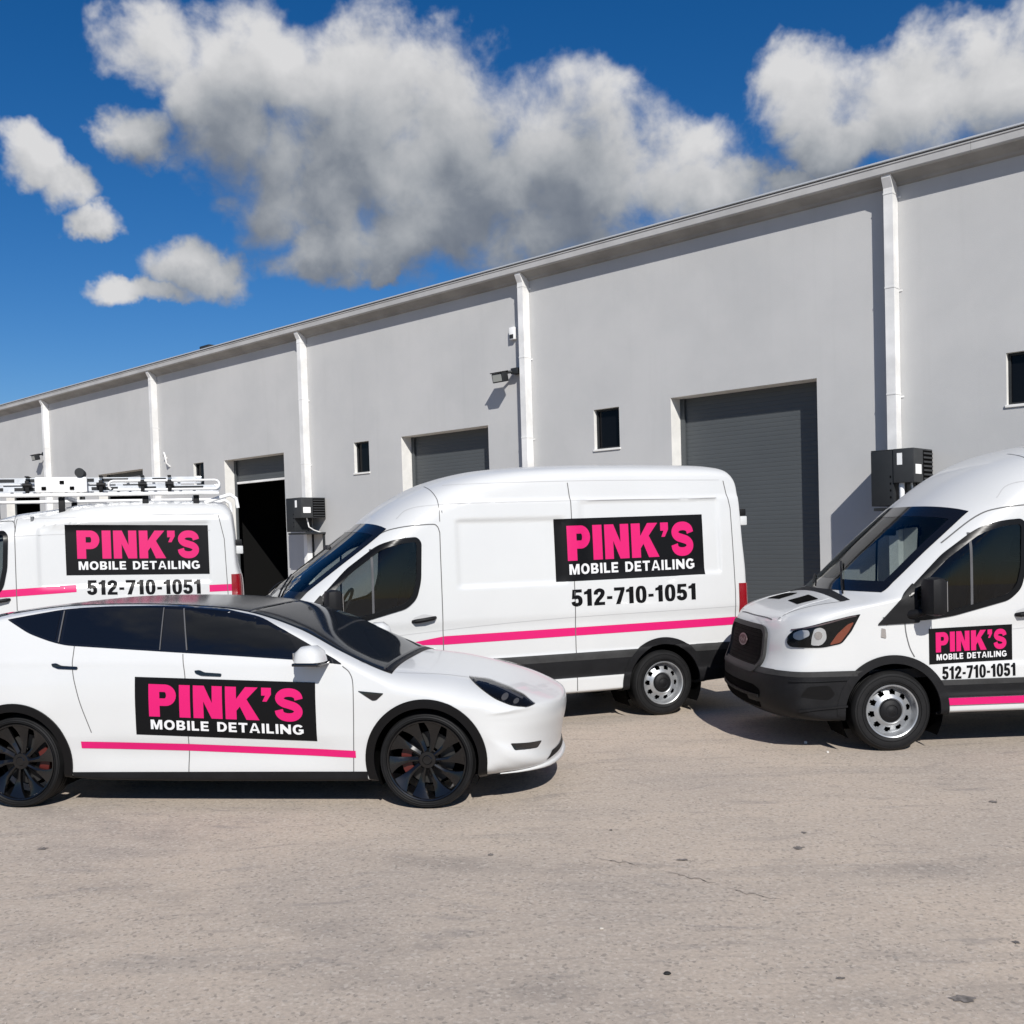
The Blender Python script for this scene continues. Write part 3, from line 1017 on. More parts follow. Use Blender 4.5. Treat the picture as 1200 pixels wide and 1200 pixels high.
    # ---- rear lamps and hinges
    for sd in (-1, 1):
        shell('tail_light', body, [((4.725 + rx, 0, 0), (1, 0, 0)), ((0, 0, .98), (0, 0, 1)), ((0, 0, 1.38 + wz), (0, 0, -1)), ((0, sd * .84, 0), (0, sd, 0))], .012, M_RED, root)
        for hz in (2.06 + B,):
            hb = MB().box(4.80 + rx, 4.885 + rx, sd * .92 - .03, sd * .92 + .03, hz - .05, hz + .05, .012)
            hb.obj('door_hinge', M_WHITE, root, 30)
            MB().box(4.80 + rx, 4.875 + rx, sd * .92 - .025, sd * .92 + .025, hz + .055, hz + .13, .01).obj('hinge_cover', M_BLKP, root, 30)
    # ---- door handles
    for fr_, sd in (('near', -1), ('far', 1)):
        h, n = body.hit((1.19, sd * 6, 1.175 + wz), (0, -sd, 0))
        cup = drape('handle_recess', body, [(roundpoly([(1.09, 1.145 + wz), (1.30, 1.16 + wz), (1.30, 1.20 + wz), (1.20, 1.225 + wz), (1.09, 1.19 + wz)], .03), [])], M_SEAMLT, root, fr_, off=.002)
        pts = [(1.085, h.y - sd * .0, 1.155 + wz), (1.11, h.y + sd * .035, 1.158 + wz), (1.20, h.y + sd * .045, 1.168 + wz), (1.29, h.y + sd * .035, 1.18 + wz), (1.315, h.y, 1.183 + wz)]
        MB().tube(pts, [.016, .022, .022, .021, .016], 10).obj('door_handle', M_BLKP, root, 40)
    # ---- door mirrors
    for sd in (-1, 1):
        mb = MB()
        M0 = Matrix.Translation((.30, sd * 1.20, 1.345)) @ Matrix.Rotation(R(-8 * sd), 4, 'Z')
        mb.box(-.085, .065, -.105, .105, -.16, .165, .06, M0)
        mo = mb.obj('door_mirror', M_BLKP, root, 50)
        MB().tube([(.12, sd * .96, 1.17), (.17, sd * 1.04, 1.19), (.26, sd * 1.10, 1.21)], [.05, .04, .035], 10).obj('mirror_arm', M_BLKP, mo, 50)
        MB().box(.063, .070, -.075, .075, -.125, .13, .002, M0).obj('mirror_glass', M_MIRROR, mo)
    # ---- nose
    gp = roundpoly([(-.50, .66), (.50, .66), (.575, .76), (.555, 1.02), (.47, 1.075), (-.47, 1.075), (-.555, 1.02), (-.575, .76)], .05)
    gr = drape('grille', body, [(gp, [])], M_VOID, root, 'front', off=.004, sp=.08)
    drape('grille_frame', body, [(gp, [inset(gp, .035)])], M_BLKL, gr, 'front', off=.030, rim=.034, sp=.08)
    cells = []
    for j in range(11):
        for k in range(-15, 16):
            yy, zz = k * .034 + (.017 if j % 2 else 0), .705 + j * .033
            if abs(yy) > .53 or (abs(yy) > .47 and (zz > 1.02 or zz < .75)): continue
            ring = [(yy + .0175 * math.cos(R(60 * q_ + 30)), zz + .0175 * math.sin(R(60 * q_ + 30))) for q_ in range(6)]
            inn = [(yy + .0125 * math.cos(R(60 * q_ + 30)), zz + .0125 * math.sin(R(60 * q_ + 30))) for q_ in range(6)]
            cells.append((ring, [inn]))
    if emblem:
        gm = drape('grille_mesh', body, cells, M_CASE2G, gr, 'front', off=.014, sp=9.0)
        em = drape('emblem', body, [(arc(0, .915, .125, .05, 0, 350, 36), [])], M_EMB, root, 'front', off=.022, rim=.01)
        drape('emblem_script', body, [(stroke([(-.085, .905), (-.05, .935), (-.03, .90), (.0, .92), (.03, .90), (.06, .925), (.09, .905)], .012), [])], M_DULL, em, 'front', off=.0245)
        drape('emblem_rim', body, [(arc(0, .915, .131, .056, 0, 350, 36), [arc(0, .915, .118, .044, 0, 350, 36)])], M_DULL, em, 'front', off=.024, rim=.004)
    drape('lower_intake', body, [(roundpoly([(-.56, .36), (.56, .36), (.62, .52), (.50, .56), (-.50, .56), (-.62, .52)], .04), [])], M_VOID, root, 'front', off=.0165, sp=.08)
    drape('intake_bar', body, [([(-.58, .45), (.58, .45), (.58, .475), (-.58, .475)], [])], M_BLKP, root, 'front', off=.028, rim=.012, sp=.08)
    for sd, fr_ in ((-1, 'near'), (1, 'far')):
        lamp = roundpoly([(-.845, .925), (-.60, .925), (-.44, .955), (-.355, 1.06), (-.275, 1.205), (-.37, 1.19), (-.60, 1.14), (-.80, 1.075), (-.855, 1.0)], [.04, .04, .03, .02, .01, .02, .05, .04, .04])
        hl = drape('headlight', body, [(lamp, [])], M_BLKS, root, fr_, off=.005, rim=.01, sp=.03)
        drape('headlight_reflector', body, [(roundpoly([(-.815, 1.0), (-.775, .985), (-.70, 1.03), (-.705, 1.075), (-.76, 1.075), (-.81, 1.045)], .02), [])], M_REFL, hl, fr_, off=.0075, sp=.03)
        drape('headlight_reflector', body, [(roundpoly([(-.70, .945), (-.61, .945), (-.565, 1.0), (-.575, 1.075), (-.615, 1.10), (-.665, 1.085), (-.70, 1.02)], .03), [])], M_REFL, hl, fr_, off=.0075, sp=.03)
        drape('headlight_bulb', body, [(arc(-.635, 1.03, .032, .036, 0, 350, 20), [])], M_CHROME, hl, fr_, off=.012, rim=.005, sp=.03)
        drape('headlight_divider', body, [strip([(-.70, .945), (-.69, 1.02), (-.665, 1.10)], .010)], M_BLKS, hl, fr_, off=.012, rim=.005, sp=.03)
        drape('indicator_lens', body, [(roundpoly([(-.545, .945), (-.45, .965), (-.375, 1.06), (-.33, 1.14), (-.385, 1.12), (-.475, 1.04)], .02), [])], M_AMBER, hl, fr_, off=.0085, rim=.003, sp=.03)
        drape('headlight_strip', body, [(strip([(-.82, 1.07), (-.60, 1.125), (-.40, 1.175), (-.31, 1.192)], .012))], M_DULL, hl, fr_, off=.009, sp=.03)
        drape('headlight_lens', body, [(lamp, [])], M_LENS, hl, fr_, off=.015, rim=.012, sp=.03)
        drape('bumper_recess', body, [(roundpoly([(-.80, .50), (-.56, .47), (-.50, .52), (-.56, .60), (-.74, .59)], .03), [])], M_BLKS, root, fr_, off=.0155, sp=.05)
        for q_ in (strip([(-.80, .385), (-.62, .40), (-.40, .415)], .016), strip([(-.86, .635), (-.62, .64), (-.40, .645)], .012)): drape('bumper_step', body, [q_], M_BLKP, root, fr_, off=.030, rim=.016, sp=.05)
        drape('fender_badge', body, [(roundpoly([(-.10, 1.00), (-.055, .99), (-.06, 1.07), (-.095, 1.08)], .008), [])], M_CHROME, root, fr_, off=.008, rim=.007)
    # bonnet: shut lines, vents, wipers
    bn = [strip([(-.86, s_ * .60), (-.55, s_ * .72), (cowl[0] - .02, s_ * .80)], .010) for s_ in (-1, 1)] + [strip([(-.885, -.5), (-.90, 0), (-.885, .5)], .009)]
    for q_ in bn: drape('bonnet_gap', body, [q_], M_SEAM, root, 'top', off=.002)
    drape('bonnet_vent', body, [(roundpoly([(-.64, s_ * .47), (-.45, s_ * .49), (-.43, s_ * .15), (-.62, s_ * .13)], .02), []) for s_ in (-1,)], M_VOID, root, 'top', off=.004)
    drape('bonnet_vent', body, [(roundpoly([(-.64, s_ * .47), (-.45, s_ * .49), (-.43, s_ * .15), (-.62, s_ * .13)], .02), []) for s_ in (1,)], M_VOID, root, 'top', off=.004)
    for s_ in (-1, 1): drape('bonnet_ridge', body, [strip([(-.84, s_ * .60), (-.6, s_ * .58), (cowl[0] - .08, s_ * .56)], .03)], M_WHITE, root, 'top', off=.003, rim=.004)
    drape('cowl_grille', body, [([(cowl[0] - .055, -.78), (cowl[0] + .02, -.80), (cowl[0] + .02, .80), (cowl[0] - .055, .78)], [])], M_BLKP, root, 'top', off=.005, rim=.006)
    for (ya, yb) in ((-.62, -.02), (.12, .70)):
        pp = []
        for k in range(7):
            t = k / 6
            h, n = body.hit((cowl[0] + .03 + .22 * t, ya + (yb - ya) * t, 5), (0, 0, -1))
            pp.append(h + n * .022)
        MB().tube(pp, .009, 6).obj('wiper', M_BLKP, root)
    # ---- the cab
    cab = MB().box(-.15, 1.55, -.88, .88, .62, .70).obj('cab_floor', M_DARK, root)
    MB().box(1.56, 1.59, -.90, .90, .6, 2.15 + wz).obj('bulkhead', M_BULK, root)
    db = MB().box(-.12, .30, -.86, .86, .95, 1.30, .08)
    db.box(.18, .34, -.72, -.20, 1.20, 1.37, .05)
    db.box(.24, .42, -.16, .16, .80, 1.24, .04)
    db.obj('dashboard', M_DASH, root, 40)
    sw_ = MB()
    Ms = Matrix.Translation((.50, -.45, 1.30)) @ Matrix.Rotation(R(28), 4, 'Y')
    ring = [(0, .195 * math.cos(2 * math.pi * k / 28), .195 * math.sin(2 * math.pi * k / 28)) for k in range(29)]
    sw_.tube(ring, .017, 8, Ms, ends=False)
    sw_.tube([(0, -.19, 0), (-.02, 0, 0), (0, .19, 0)], .016, 8, Ms).tube([(-.02, 0, 0), (0, 0, -.19)], .016, 8, Ms)
    sw_.tube([(-.22, 0, .0), (.0, 0, 0)], .04, 10, Ms)
    sw_.obj('steering_wheel', M_DARK, root, 50)
    for yy in (-.47, .47):
        sb = MB().box(.78, 1.28, yy - .25, yy + .25, .88, 1.03, .05)
        sb.box(-.07, .07, -.24, .24, 0, .62, .06, Matrix.Translation((1.30, yy, .98)) @ Matrix.Rotation(R(12), 4, 'Y'))
        sb.box(-.05, .05, -.13, .13, .66, .86, .05, Matrix.Translation((1.30, yy, .98)) @ Matrix.Rotation(R(12), 4, 'Y'))
        sb.obj('seat', M_SEAT, root, 50)
    MB().box(.40, .44, -.12, .12, 1.86 + wz, 1.93 + wz, .015).obj('interior_mirror', M_DARK, root, 40)
    return root, body


def stripe(body, root, pts, wd, taperend=False, off=.0028):
    P = pts
    top = [(a, b + wd / 2) for a, b in P]
    bot = [(a, b - wd / 2) for a, b in P]
    if taperend:
        top[0] = (P[0][0], P[0][1] + .004); bot[0] = (P[0][0], P[0][1] - .004)
    return drape('pink_stripe', body, [(bot + top[::-1], [])], M_PINK, root, off=off)


def place(P, yaw, hw, x0):
    """origin for a vehicle whose near flank passes the ground point P at local x = x0"""
    a = R(yaw)
    d = Vector((math.cos(a), math.sin(a), 0)); n = Vector((-math.sin(a), math.cos(a), 0))
    return Vector((P[0], P[1], 0)) + n * hw - d * x0, a


GV = "white company vans in the yard"
loc, ya = place((1.585, 10.89), 18, 1.0, 3.8)
vm, bm_ = make_van('cargo_van', loc, ya, "white high-roof cargo van standing side-on behind the white car, large sign on its flank", GV, head=(.72, 2.115), cowl=(-.20, 1.40), swp=.22)
sign(bm_, vm, (2.605, 4.315, 1.487, 2.133), tilt=.008)
phone(bm_, vm, (2.76, 4.20, 1.223, 1.398), tilt=.006)
stripe(bm_, vm, [(.97, .93), (1.40, .95), (2.5, .957), (4.72, .973)], .085, True)

loc, ya = place((3.25, 8.80), 2.5, 1.0, 0.0)
vr, br_ = make_van('cargo_van', loc, ya, "white cargo van with black grille and bumper facing left, sign on its front door", GV, head=(.50, 2.10), cowl=(-.30, 1.375), rise=.62, roof=2.74, clad=(.462, .612))
sign(br_, vr, (.318, 1.055, .758, 1.066), tilt=.02)
phone(br_, vr, (.43, 1.08, .622, .732), tilt=.018)
stripe(br_, vr, [(.475, .424), (1.4, .424), (3.3, .424)], .062, off=.0145)

loc, ya = place((-4.0, 12.6), 18, 1.0, 3.30)
vl, bl_ = make_van('cargo_van', loc, ya, "white lower-roof cargo van with ladders on its roof, partly hidden behind the white car", GV, wb=2.90, roof=2.56, head=(.62, 2.20), cowl=(-.22, 1.50), rise=.30, wz=.22, wx=.12)
sign(bl_, vl, (1.935, 3.57, 1.637, 2.24), tilt=-.028)
phone(bl_, vl, (2.157, 3.464, 1.395, 1.57), tilt=-.034)
stripe(bl_, vl, [(.9, 1.46), (2.04, 1.50)], .085)
stripe(bl_, vl, [(3.56, 1.435), (3.88, 1.435)], .085)

# ------------------------------------------------------------------ the electric car
def make_car():
    X0 = -3.17
    loc, ya = place((-.66, 7.37), -7, .90, 0.0)
    root = empty('electric_car', loc, ya, "white five-door electric car with black wheels and black tinted windows in the foreground", 'car')
    ctrl = [(.2, .17, .06, 2.5), (.55, .17, .18, 2.3), (.78, .175, .36, 2.3), (.91, .235, .48, 2.2), (.905, .33, .50, 2.2), (.925, .46, .52, 2.2), (.955, .60, .54, 2.2), (.945, .70, .52, 2.2),
            (.885, .735, .42, 2.4), (.68, .822, .32, 2.6), (.38, .918, .25, 2.7), (.07, .982, .20, 2.8), (-.20, 1.012, .17, 3.0), (-.30, 1.025, .12, 3.0),
            (-.62, 1.148, .075, 3.4), (-.98, 1.325, .065, 3.4), (-1.40, 1.458, .055, 3.4), (-1.85, 1.508, .032, 3.4), (-2.4, 1.530, .030, 3.4), (-2.9, 1.525, .035, 3.4), (-3.4, 1.480, .08, 3.0),
            (-3.75, 1.42, .24, 2.8), (-4.0, 1.24, .30, 2.6), (-4.14, 1.12, .40, 2.5), (-4.12, 1.0, .48, 2.3), (-4.08, .8, .5, 2.3), (-4.10, .55, .5, 2.3), (-4.02, .34, .4, 2.3), (-3.7, .24, .2, 2.3), (-2.6, .18, .06, 2.5), (-1.2, .165, .06, 2.5)]
    def taper(x, z):
        b = 1.06 + .05 * np.clip((-x - .8) / 2.2, 0, 1)
        t = 1 - .055 * np.clip((b - z) / .45, -0, 1) * 0 - .26 * np.clip((z - b) / .55, 0, 1) ** 1.08 - .028 * np.clip((z - .80) / .28, 0, 1) ** 1.5
        t = t - .045 * np.clip((.55 - z) / .4, 0, 1) ** 1.2
        t = t + .02 * np.exp(-((x - .0) / .55) ** 2) * np.clip((z - .45) / .3, 0, 1) * np.clip((1.05 - z) / .2, 0, 1)
        t = t + .022 * np.exp(-((x - X0) / .6) ** 2) * np.clip((z - .45) / .3, 0, 1) * np.clip((1.15 - z) / .2, 0, 1)
        t = t - .06 * np.clip((x - .30) / .7, 0, 1) ** 1.6 - .08 * np.clip((-x - 3.2) / .9, 0, 1) ** 1.6
        return t
    def relief(x, z):
        d = .018 * np.exp(-((z - .42) / .10) ** 2) * sm(x, -2.8, -2.3) * (1 - sm(x, -.9, -.5))
        return d
    B = Body(ctrl, .925, (-3.3, .15, .66), taper, relief, n=420, ny=24, ms=40)
    c = B.centers()
    keep = np.ones(len(c), bool)
    for ax in (0.0, X0):
        keep &= ~((np.hypot(c[:, 0] - ax, c[:, 2] - .36) < .405) & (np.abs(c[:, 1]) > .5))
    B.build('body', keep, M_WHITE, root)
    # glass over the roof
    ia, ib, ic, id_ = B.index(-.30, 1.025), B.index(-1.38, 1.457), B.index(-3.32, 1.505), B.index(-4.02, 1.22)
    ws = patch('windshield', B, ia, ib, -.875, .875, .004, M_WGLASS, root, rim=.004, nf=41)
    patch('roof_glass', B, ib, ic, -.875, .875, .004, M_RGLASS, root, rim=.004, nf=41)
    patch('rear_window', B, ic + 2, id_, -.88, .88, .004, M_TGLASS, root, rim=.004, nf=31)
    patch('cowl_trim', B, ia - 2, ia, -.875, .875, .0055, M_BLKP, root, rim=.004, nf=31)
    dlo = roundpoly([(-3.29, 1.432), (-3.09, 1.325), (-2.90, 1.262), (-2.77, 1.232), (-1.95, 1.172), (-1.42, 1.135), (-.89, 1.095), (-.60, 1.062), (-.66, 1.10), (-1.01, 1.285), (-1.27, 1.408), (-1.60, 1.478), (-1.95, 1.506), (-2.48, 1.512), (-2.82, 1.502), (-3.10, 1.462)], [.01, .06, .06, .06, .05, .05, .05, .02, .01, .1, .1, .1, .1, .1, .1, .06])
    q1 = [(-3.23, 1.427), (-3.07, 1.338), (-2.86, 1.267), (-2.86, 1.485), (-3.08, 1.448)]
    q2 = [(-2.80, 1.255), (-2.70, 1.246), (-2.01, 1.192), (-2.035, 1.492), (-2.48, 1.497), (-2.80, 1.488)]
    q3 = [(-1.79, 1.178), (-1.42, 1.152), (-.91, 1.112), (-1.03, 1.268), (-1.28, 1.39), (-1.60, 1.46), (-1.86, 1.485)]
    for fr_ in ('near', 'far'):
        t = drape('window_trim', B, [(dlo, [])], M_BLKG, root, fr_, off=.005, rim=.005, sp=.03)
        for q_ in (q1, q2, q3):
            drape('door_glass', B, [(roundpoly(q_, .02), [])], M_TGLASS, root, fr_, off=.0085, rim=.003, sp=.03)
        for q_ in (strip([(-2.012, 1.185), (-2.03, 1.492)], .008, smooth=False), strip([(-1.80, 1.18), (-1.87, 1.483)], .010, smooth=False), strip([(-2.83, 1.255), (-2.83, 1.488)], .010, smooth=False)): drape('pillar_strip', B, [q_], M_DASH, t, fr_, off=.0105, sp=.03)
        # panel gaps
        sw = .007
        gaps = [strip([(-1.83, 1.155), (-1.80, .95), (-1.79, .60), (-1.81, .27)], sw), strip([(-2.70, 1.225), (-2.69, 1.05), (-2.66, .92), (-2.62, .78), (-2.55, .58)], sw),
                strip([(-.60, 1.05), (-.545, 1.0), (-.52, .90), (-.525, .6), (-.545, .27)], sw)]
        for q_ in gaps: drape('door_gap', B, [q_], M_SEAM, root, fr_, off=.002)
        sdd = -1 if fr_ == 'near' else 1
        drape('bonnet_gap', B, [strip([(-.50, sdd * .80), (-.2, sdd * .74), (.12, sdd * .64), (.42, sdd * .55)], .007)], M_SEAMLT, root, 'top', off=.002, sp=.03)
        for ax in (0.0, X0):
            drape('wheel_arch_trim', B, [annulus(ax, .36, .385, .448, -22, 202)], M_BLKS, root, fr_, off=.012, rim=.03, sp=.05)
        # handles
        for hx, hz in ((-2.76, 1.078), (-1.63, 1.012)):
            drape('door_handle', B, [(roundpoly([(hx - .10, hz + .022), (hx - .09, hz + .002), (hx - .045, hz - .016), (hx + .11, hz - .024), (hx + .11, hz - .002), (hx - .02, hz + .008), (hx - .06, hz + .026)], .012), [])], M_BLKG, root, fr_, off=.009, rim=.009)
        # wing repeater camera, lamps, fog slot
        drape('fender_camera', B, [(roundpoly([(-.485, .872), (-.29, .853), (-.345, .805), (-.375, .802)], .01), [])], M_BLKG, root, fr_, off=.007, rim=.007)
        lamp = roundpoly([(.275, .917), (.416, .889), (.578, .834), (.69, .783), (.779, .722), (.73, .714), (.628, .736), (.507, .788), (.386, .855)], [.01, .03, .04, .03, .01, .02, .03, .04, .03])
        if fr_ == 'far': lamp = [(a_, b_ - .03) for a_, b_ in lamp]
        hl = drape('headlight', B, [(lamp, [])], M_BLKG, root, fr_, off=.005, rim=.005, sp=.02)
        drape('headlight_strip', B, [strip([(.33, .898), (.43, .873), (.58, .817), (.69, .765)], .010)], M_DASH, hl, fr_, off=.009, sp=.02)
        drape('headlight_projector', B, [(arc(.57, .79, .022, .018, 0, 350, 20), []), (arc(.65, .757, .018, .014, 0, 350, 20), [])], M_DASH, hl, fr_, off=.009, rim=.004, sp=.02)
        drape('headlight_lens', B, [(lamp, [])], M_LENS, hl, fr_, off=.012, rim=.010, sp=.02)
        drape('fog_slot', B, [(roundpoly([(.61, .469), (.813, .436), (.784, .392), (.639, .415)], .012), [])], M_BLKG, root, fr_, off=.003, sp=.05)
        # mirrors
        sd = -1 if fr_ == 'near' else 1
        h, n = B.hit((-.80, sd * 6, 1.09), (0, -sd, 0))
        mb = MB()
        M0 = Matrix.Translation((-.80, sd * 1.00, 1.155)) @ Matrix.Rotation(R(sd * 6), 4, 'Z')
        prof = [(-.12, -.055), (-.10, .02), (-.06, .055), (.03, .06), (.085, .02), (.105, -.055)]
        n_ = 9
        vs, fs = [], []
        for k in range(n_):
            t = -1 + 2 * k / (n_ - 1)
            sc = (1 - abs(t) ** 3.2) ** (1 / 3.2) if abs(t) < 1 else .0
            sc = max(sc, .55)
            for a, b in prof: vs.append((a * sc, t * .11, -.055 + (b + .055) * sc))
        L = len(prof)
        for k in range(n_ - 1):
            for j in range(L): fs.append((k * L + j, k * L + (j + 1) % L, (k + 1) * L + (j + 1) % L, (k + 1) * L + j))
        fs += [tuple(range(L))[::-1], tuple((n_ - 1) * L + j for j in range(L))]
        mb.add(vs, fs, M0)
        mo = mb.obj('door_mirror', M_WHITE, root, 45)
        MB().box(-.11, .095, -.105, .105, -.082, -.058, .01, M0).obj('mirror_base', M_BLKG, mo, 40)
        MB().tube([(-.78, sd * .80, 1.06), (-.79, sd * .90, 1.08), (-.80, sd * .97, 1.095)], [.045, .035, .03], 10).obj('mirror_arm', M_BLKP, mo, 40)
        MB().box(-.113, -.104, -.07, .07, -.045, .015, .002, M0).obj('mirror_glass', M_MIRROR, mo)
    shell('sill', B, [((0, 0, .275), (0, 0, -1)), ((-.44, 0, 0), (-1, 0, 0)), ((X0 + .44, 0, 0), (1, 0, 0))], .006, M_BLKP, root)
    shell('front_skirt', B, [((.36, 0, 0), (1, 0, 0)), ((.36, 0, .225), (.04, 0, -1))], .004, M_BLKP, root)
    shell('rear_skirt', B, [((X0 - .40, 0, 0), (-1, 0, 0)), ((0, 0, .36), (0, 0, -1))], .006, M_BLKP, root)
    drape('lower_intake', B, [(roundpoly([(-.54, .278), (-.40, .322), (.40, .322), (.54, .278), (.38, .282), (-.38, .282)], .012), [])], M_BLKP, root, 'nose', off=.004, sp=.06)
    # splitter lip
    pp = []
    for k in range(25):
        yy = -.80 + 1.60 * k / 24
        h, n = B.hit((6, yy, .245), (-1, 0, 0))
        pp.append(h + Vector((.006, 0, -.01)))
    MB().tube(pp, [.004 + .016 * min(1, 5 * min(k, 24 - k) / 24) for k in range(25)], 8).obj('front_lip', M_WHITE, root, 60)
    for sd in (-1, 1):
        for ax in (0.0, X0):
            well(root, B, ax, .36, .40, .5, .87, sd)
            wo_ = wheel(root, ax, sd * .785, .352, 'car', sd)
            cb = MB()
            vs, fs = [], []
            for k in range(7):
                t = R(150 + 60 * k / 6) if ax == 0 else R(-30 + 60 * k / 6)
                for (r_, y_) in ((.13, -.035), (.205, -.035), (.205, .03), (.13, .03)):
                    vs.append((ax + r_ * math.cos(t), sd * .785 - sd * -1 * y_ * 1.0, .352 + r_ * math.sin(t)))
            for k in range(6):
                for j in range(4): fs.append((k * 4 + j, k * 4 + (j + 1) % 4, (k + 1) * 4 + (j + 1) % 4, (k + 1) * 4 + j))
            fs += [(0, 1, 2, 3), (24, 25, 26, 27)]
            cb.add(vs, fs).obj('brake_caliper', M_CALIPER, root)
    sign(B, root, (-2.195, -.805, .535, .965), tilt=-.043)
    stripe(B, root, [(-2.64, .487), (-1.8, .462), (-.52, .405)], .053)
    return root, B


vc, bc_ = make_car()

# ------------------------------------------------------------------ ground
def ground_material():
    m = bpy.data.materials.new("worn_concrete_yard")
    m.use_nodes = True
    t = NT(m.node_tree)
    bs = m.node_tree.nodes['Principled BSDF']
    P = t.n('ShaderNodeTexCoord').outputs['Object']
    big = t.noise(P, .35, 6, .6, .4)
    st = t.v('MULTIPLY', P, (.35, 1.6, 1))
    streak = t.noise(st, .9, 6, .62, .8)
    mid = t.noise(P, 2.6, 7, .65, .3)
    fine = t.noise(P, 38, 5, .72)
    grit = t.noise(P, 120, 3, .8)
    vo = t.n('ShaderNodeTexVoronoi'); vo.inputs['Scale'].default_value = 62
    t.put(vo.inputs['Vector'], t.v('ADD', P, t.v('MULTIPLY', t.noise(P, 30, 2, .5, out='Color'), (.02, .02, 0))))
    chip = t.n('ShaderNodeSeparateColor')
    m.node_tree.links.new(vo.outputs['Color'], chip.inputs[0])
    scuff = t.noise(t.v('MULTIPLY', t.v('ADD', P, t.v('MULTIPLY', t.noise(P, .4, 3, .5, out='Color'), (1.6, 1.6, 0))), (.9, 4.5, 1)), 1.7, 8, .68)
    c = t.mix(t.step(big, .33, .68), (.50, .415, .333), (.395, .338, .285))
    c = t.mix(t.m('MULTIPLY', t.step(streak, .50, .70), .48), c, (.30, .266, .235))
    # sweeping tyre tracks left by turning vehicles
    for (cx, cy, r_, wd_, k_) in ((2.0, 14.5, 8.6, .11, .34), (2.0, 14.5, 10.2, .12, .30), (-6.0, -3.0, 8.2, .10, .26), (-6.0, -3.0, 9.75, .11, .24), (9.0, 1.0, 6.4, .10, .22)):
        dd = t.v('DISTANCE', t.v('MULTIPLY', t.v('ADD', P, t.v('MULTIPLY', t.noise(P, .6, 2, .5, out='Color'), (.25, .25, 0))), (1, 1, 0)), (cx, cy, 0))
        ring = t.step(t.m('ABSOLUTE', t.m('SUBTRACT', dd, r_)), wd_ * 1.9, wd_ * .3)
        c = t.mix(t.m('MULTIPLY', t.m('MULTIPLY', ring, t.step(t.noise(P, 1.1, 5, .65), .42, .66)), k_), c, (.16, .145, .135))
    c = t.mix(t.m('MULTIPLY', t.step(scuff, .53, .70), .55), c, (.225, .205, .19))
    c = t.mix(t.m('MULTIPLY', t.step(scuff, .46, .32), .40), c, (.47, .405, .34))
    c = t.mix(t.m('MULTIPLY', t.step(mid, .52, .74), .40), c, (.46, .40, .335))
    c = t.mix(t.m('MULTIPLY', t.step(fine, .42, .72), .42), c, (.22, .20, .175))
    c = t.mix(t.m('MULTIPLY', t.step(fine, .47, .30), .40), c, (.56, .49, .415))
    c = t.mix(t.m('MULTIPLY', t.step(chip.outputs[0], .82, .96), .36), c, (.58, .52, .45))
    c = t.mix(t.m('MULTIPLY', t.step(chip.outputs[1], .86, .98), .45), c, (.15, .14, .125))
    c = t.mix(t.m('MULTIPLY', t.step(grit, .60, .75), .26), c, (.56, .50, .43))
    c = t.mix(t.m('MULTIPLY', t.step(grit, .36, .24), .40), c, (.12, .11, .10))
    t.put(bs.inputs['Base Color'], c)
    bs.inputs['Roughness'].default_value = .88
    bs.inputs['Specular IOR Level'].default_value = .25
    nb = t.n('ShaderNodeBump')
    nb.inputs['Strength'].default_value = .5
    nb.inputs['Distance'].default_value = .012
    hh = t.m('ADD', t.m('MULTIPLY', fine, .5), t.m('ADD', t.m('MULTIPLY', grit, .35), t.m('MULTIPLY', mid, 1.2)))
    t.put(nb.inputs['Height'], hh)
    t.put(bs.inputs['Normal'], nb.outputs[0])
    return m


M_GROUND = ground_material()
tag(MB().add([(-900, -900, 0), (900, -900, 0), (900, 1100, 0), (-900, 1100, 0)], [(0, 1, 2, 3)]).obj('yard_ground', M_GROUND), kind='structure')
M_CRACK = mat('pavement_crack', (.245, .21, .18), .95)
M_STAIN = mat('ground_stain', (.17, .15, .135), .9, vary=.5, vscale=30)


def gp(px, py):
    """ground point of a picture position"""
    x, y = (px - 600) / 1200, -(py - 600 - 71.886) / 1200
    d = x * r2 + y * u2 + fwd
    return d * (-CAM_H / d.z)


def crack(pts, wd):
    rc = random.Random(len(pts))
    P = spline([(gp(*p).x, gp(*p).y) for p in pts], 9)
    l, r_ = [], []
    for i, p in enumerate(P):
        p = p + Vector((rc.uniform(-.02, .02), rc.uniform(-.02, .02)))
        w_ = wd * rc.uniform(.3, 1)
        w_ *= math.sin(math.pi * (i + .3) / (len(P) + .6))
        l.append((p.x, p.y + w_, .004)); r_.append((p.x, p.y - w_, .004))
    n = len(P)
    tag(MB().add(l + r_, [(i, i + n, i + n + 1, i + 1) for i in range(n - 1)]).obj('pavement_crack', M_CRACK), kind='structure')


crack([(702, 1008), (730, 1011), (752, 1016)], .006)
crack([(775, 1021), (815, 1030), (838, 1037)], .007)
crack([(848, 1040), (880, 1048), (915, 1056)], .005)


def blot(px, py, rx, ry, seed):
    rc = random.Random(seed)
    c = gp(px, py)
    n = 22
    ph = [rc.uniform(.6, 1.25) for _ in range(n)]
    vs = [(c.x, c.y, .004)] + [(c.x + rx * ph[k] * math.cos(2 * math.pi * k / n), c.y + ry * ph[k] * math.sin(2 * math.pi * k / n), .004) for k in range(n)]
    tag(MB().add(vs, [(0, k + 1, (k + 1) % n + 1) for k in range(n)]).obj('ground_stain', M_STAIN), kind='structure')


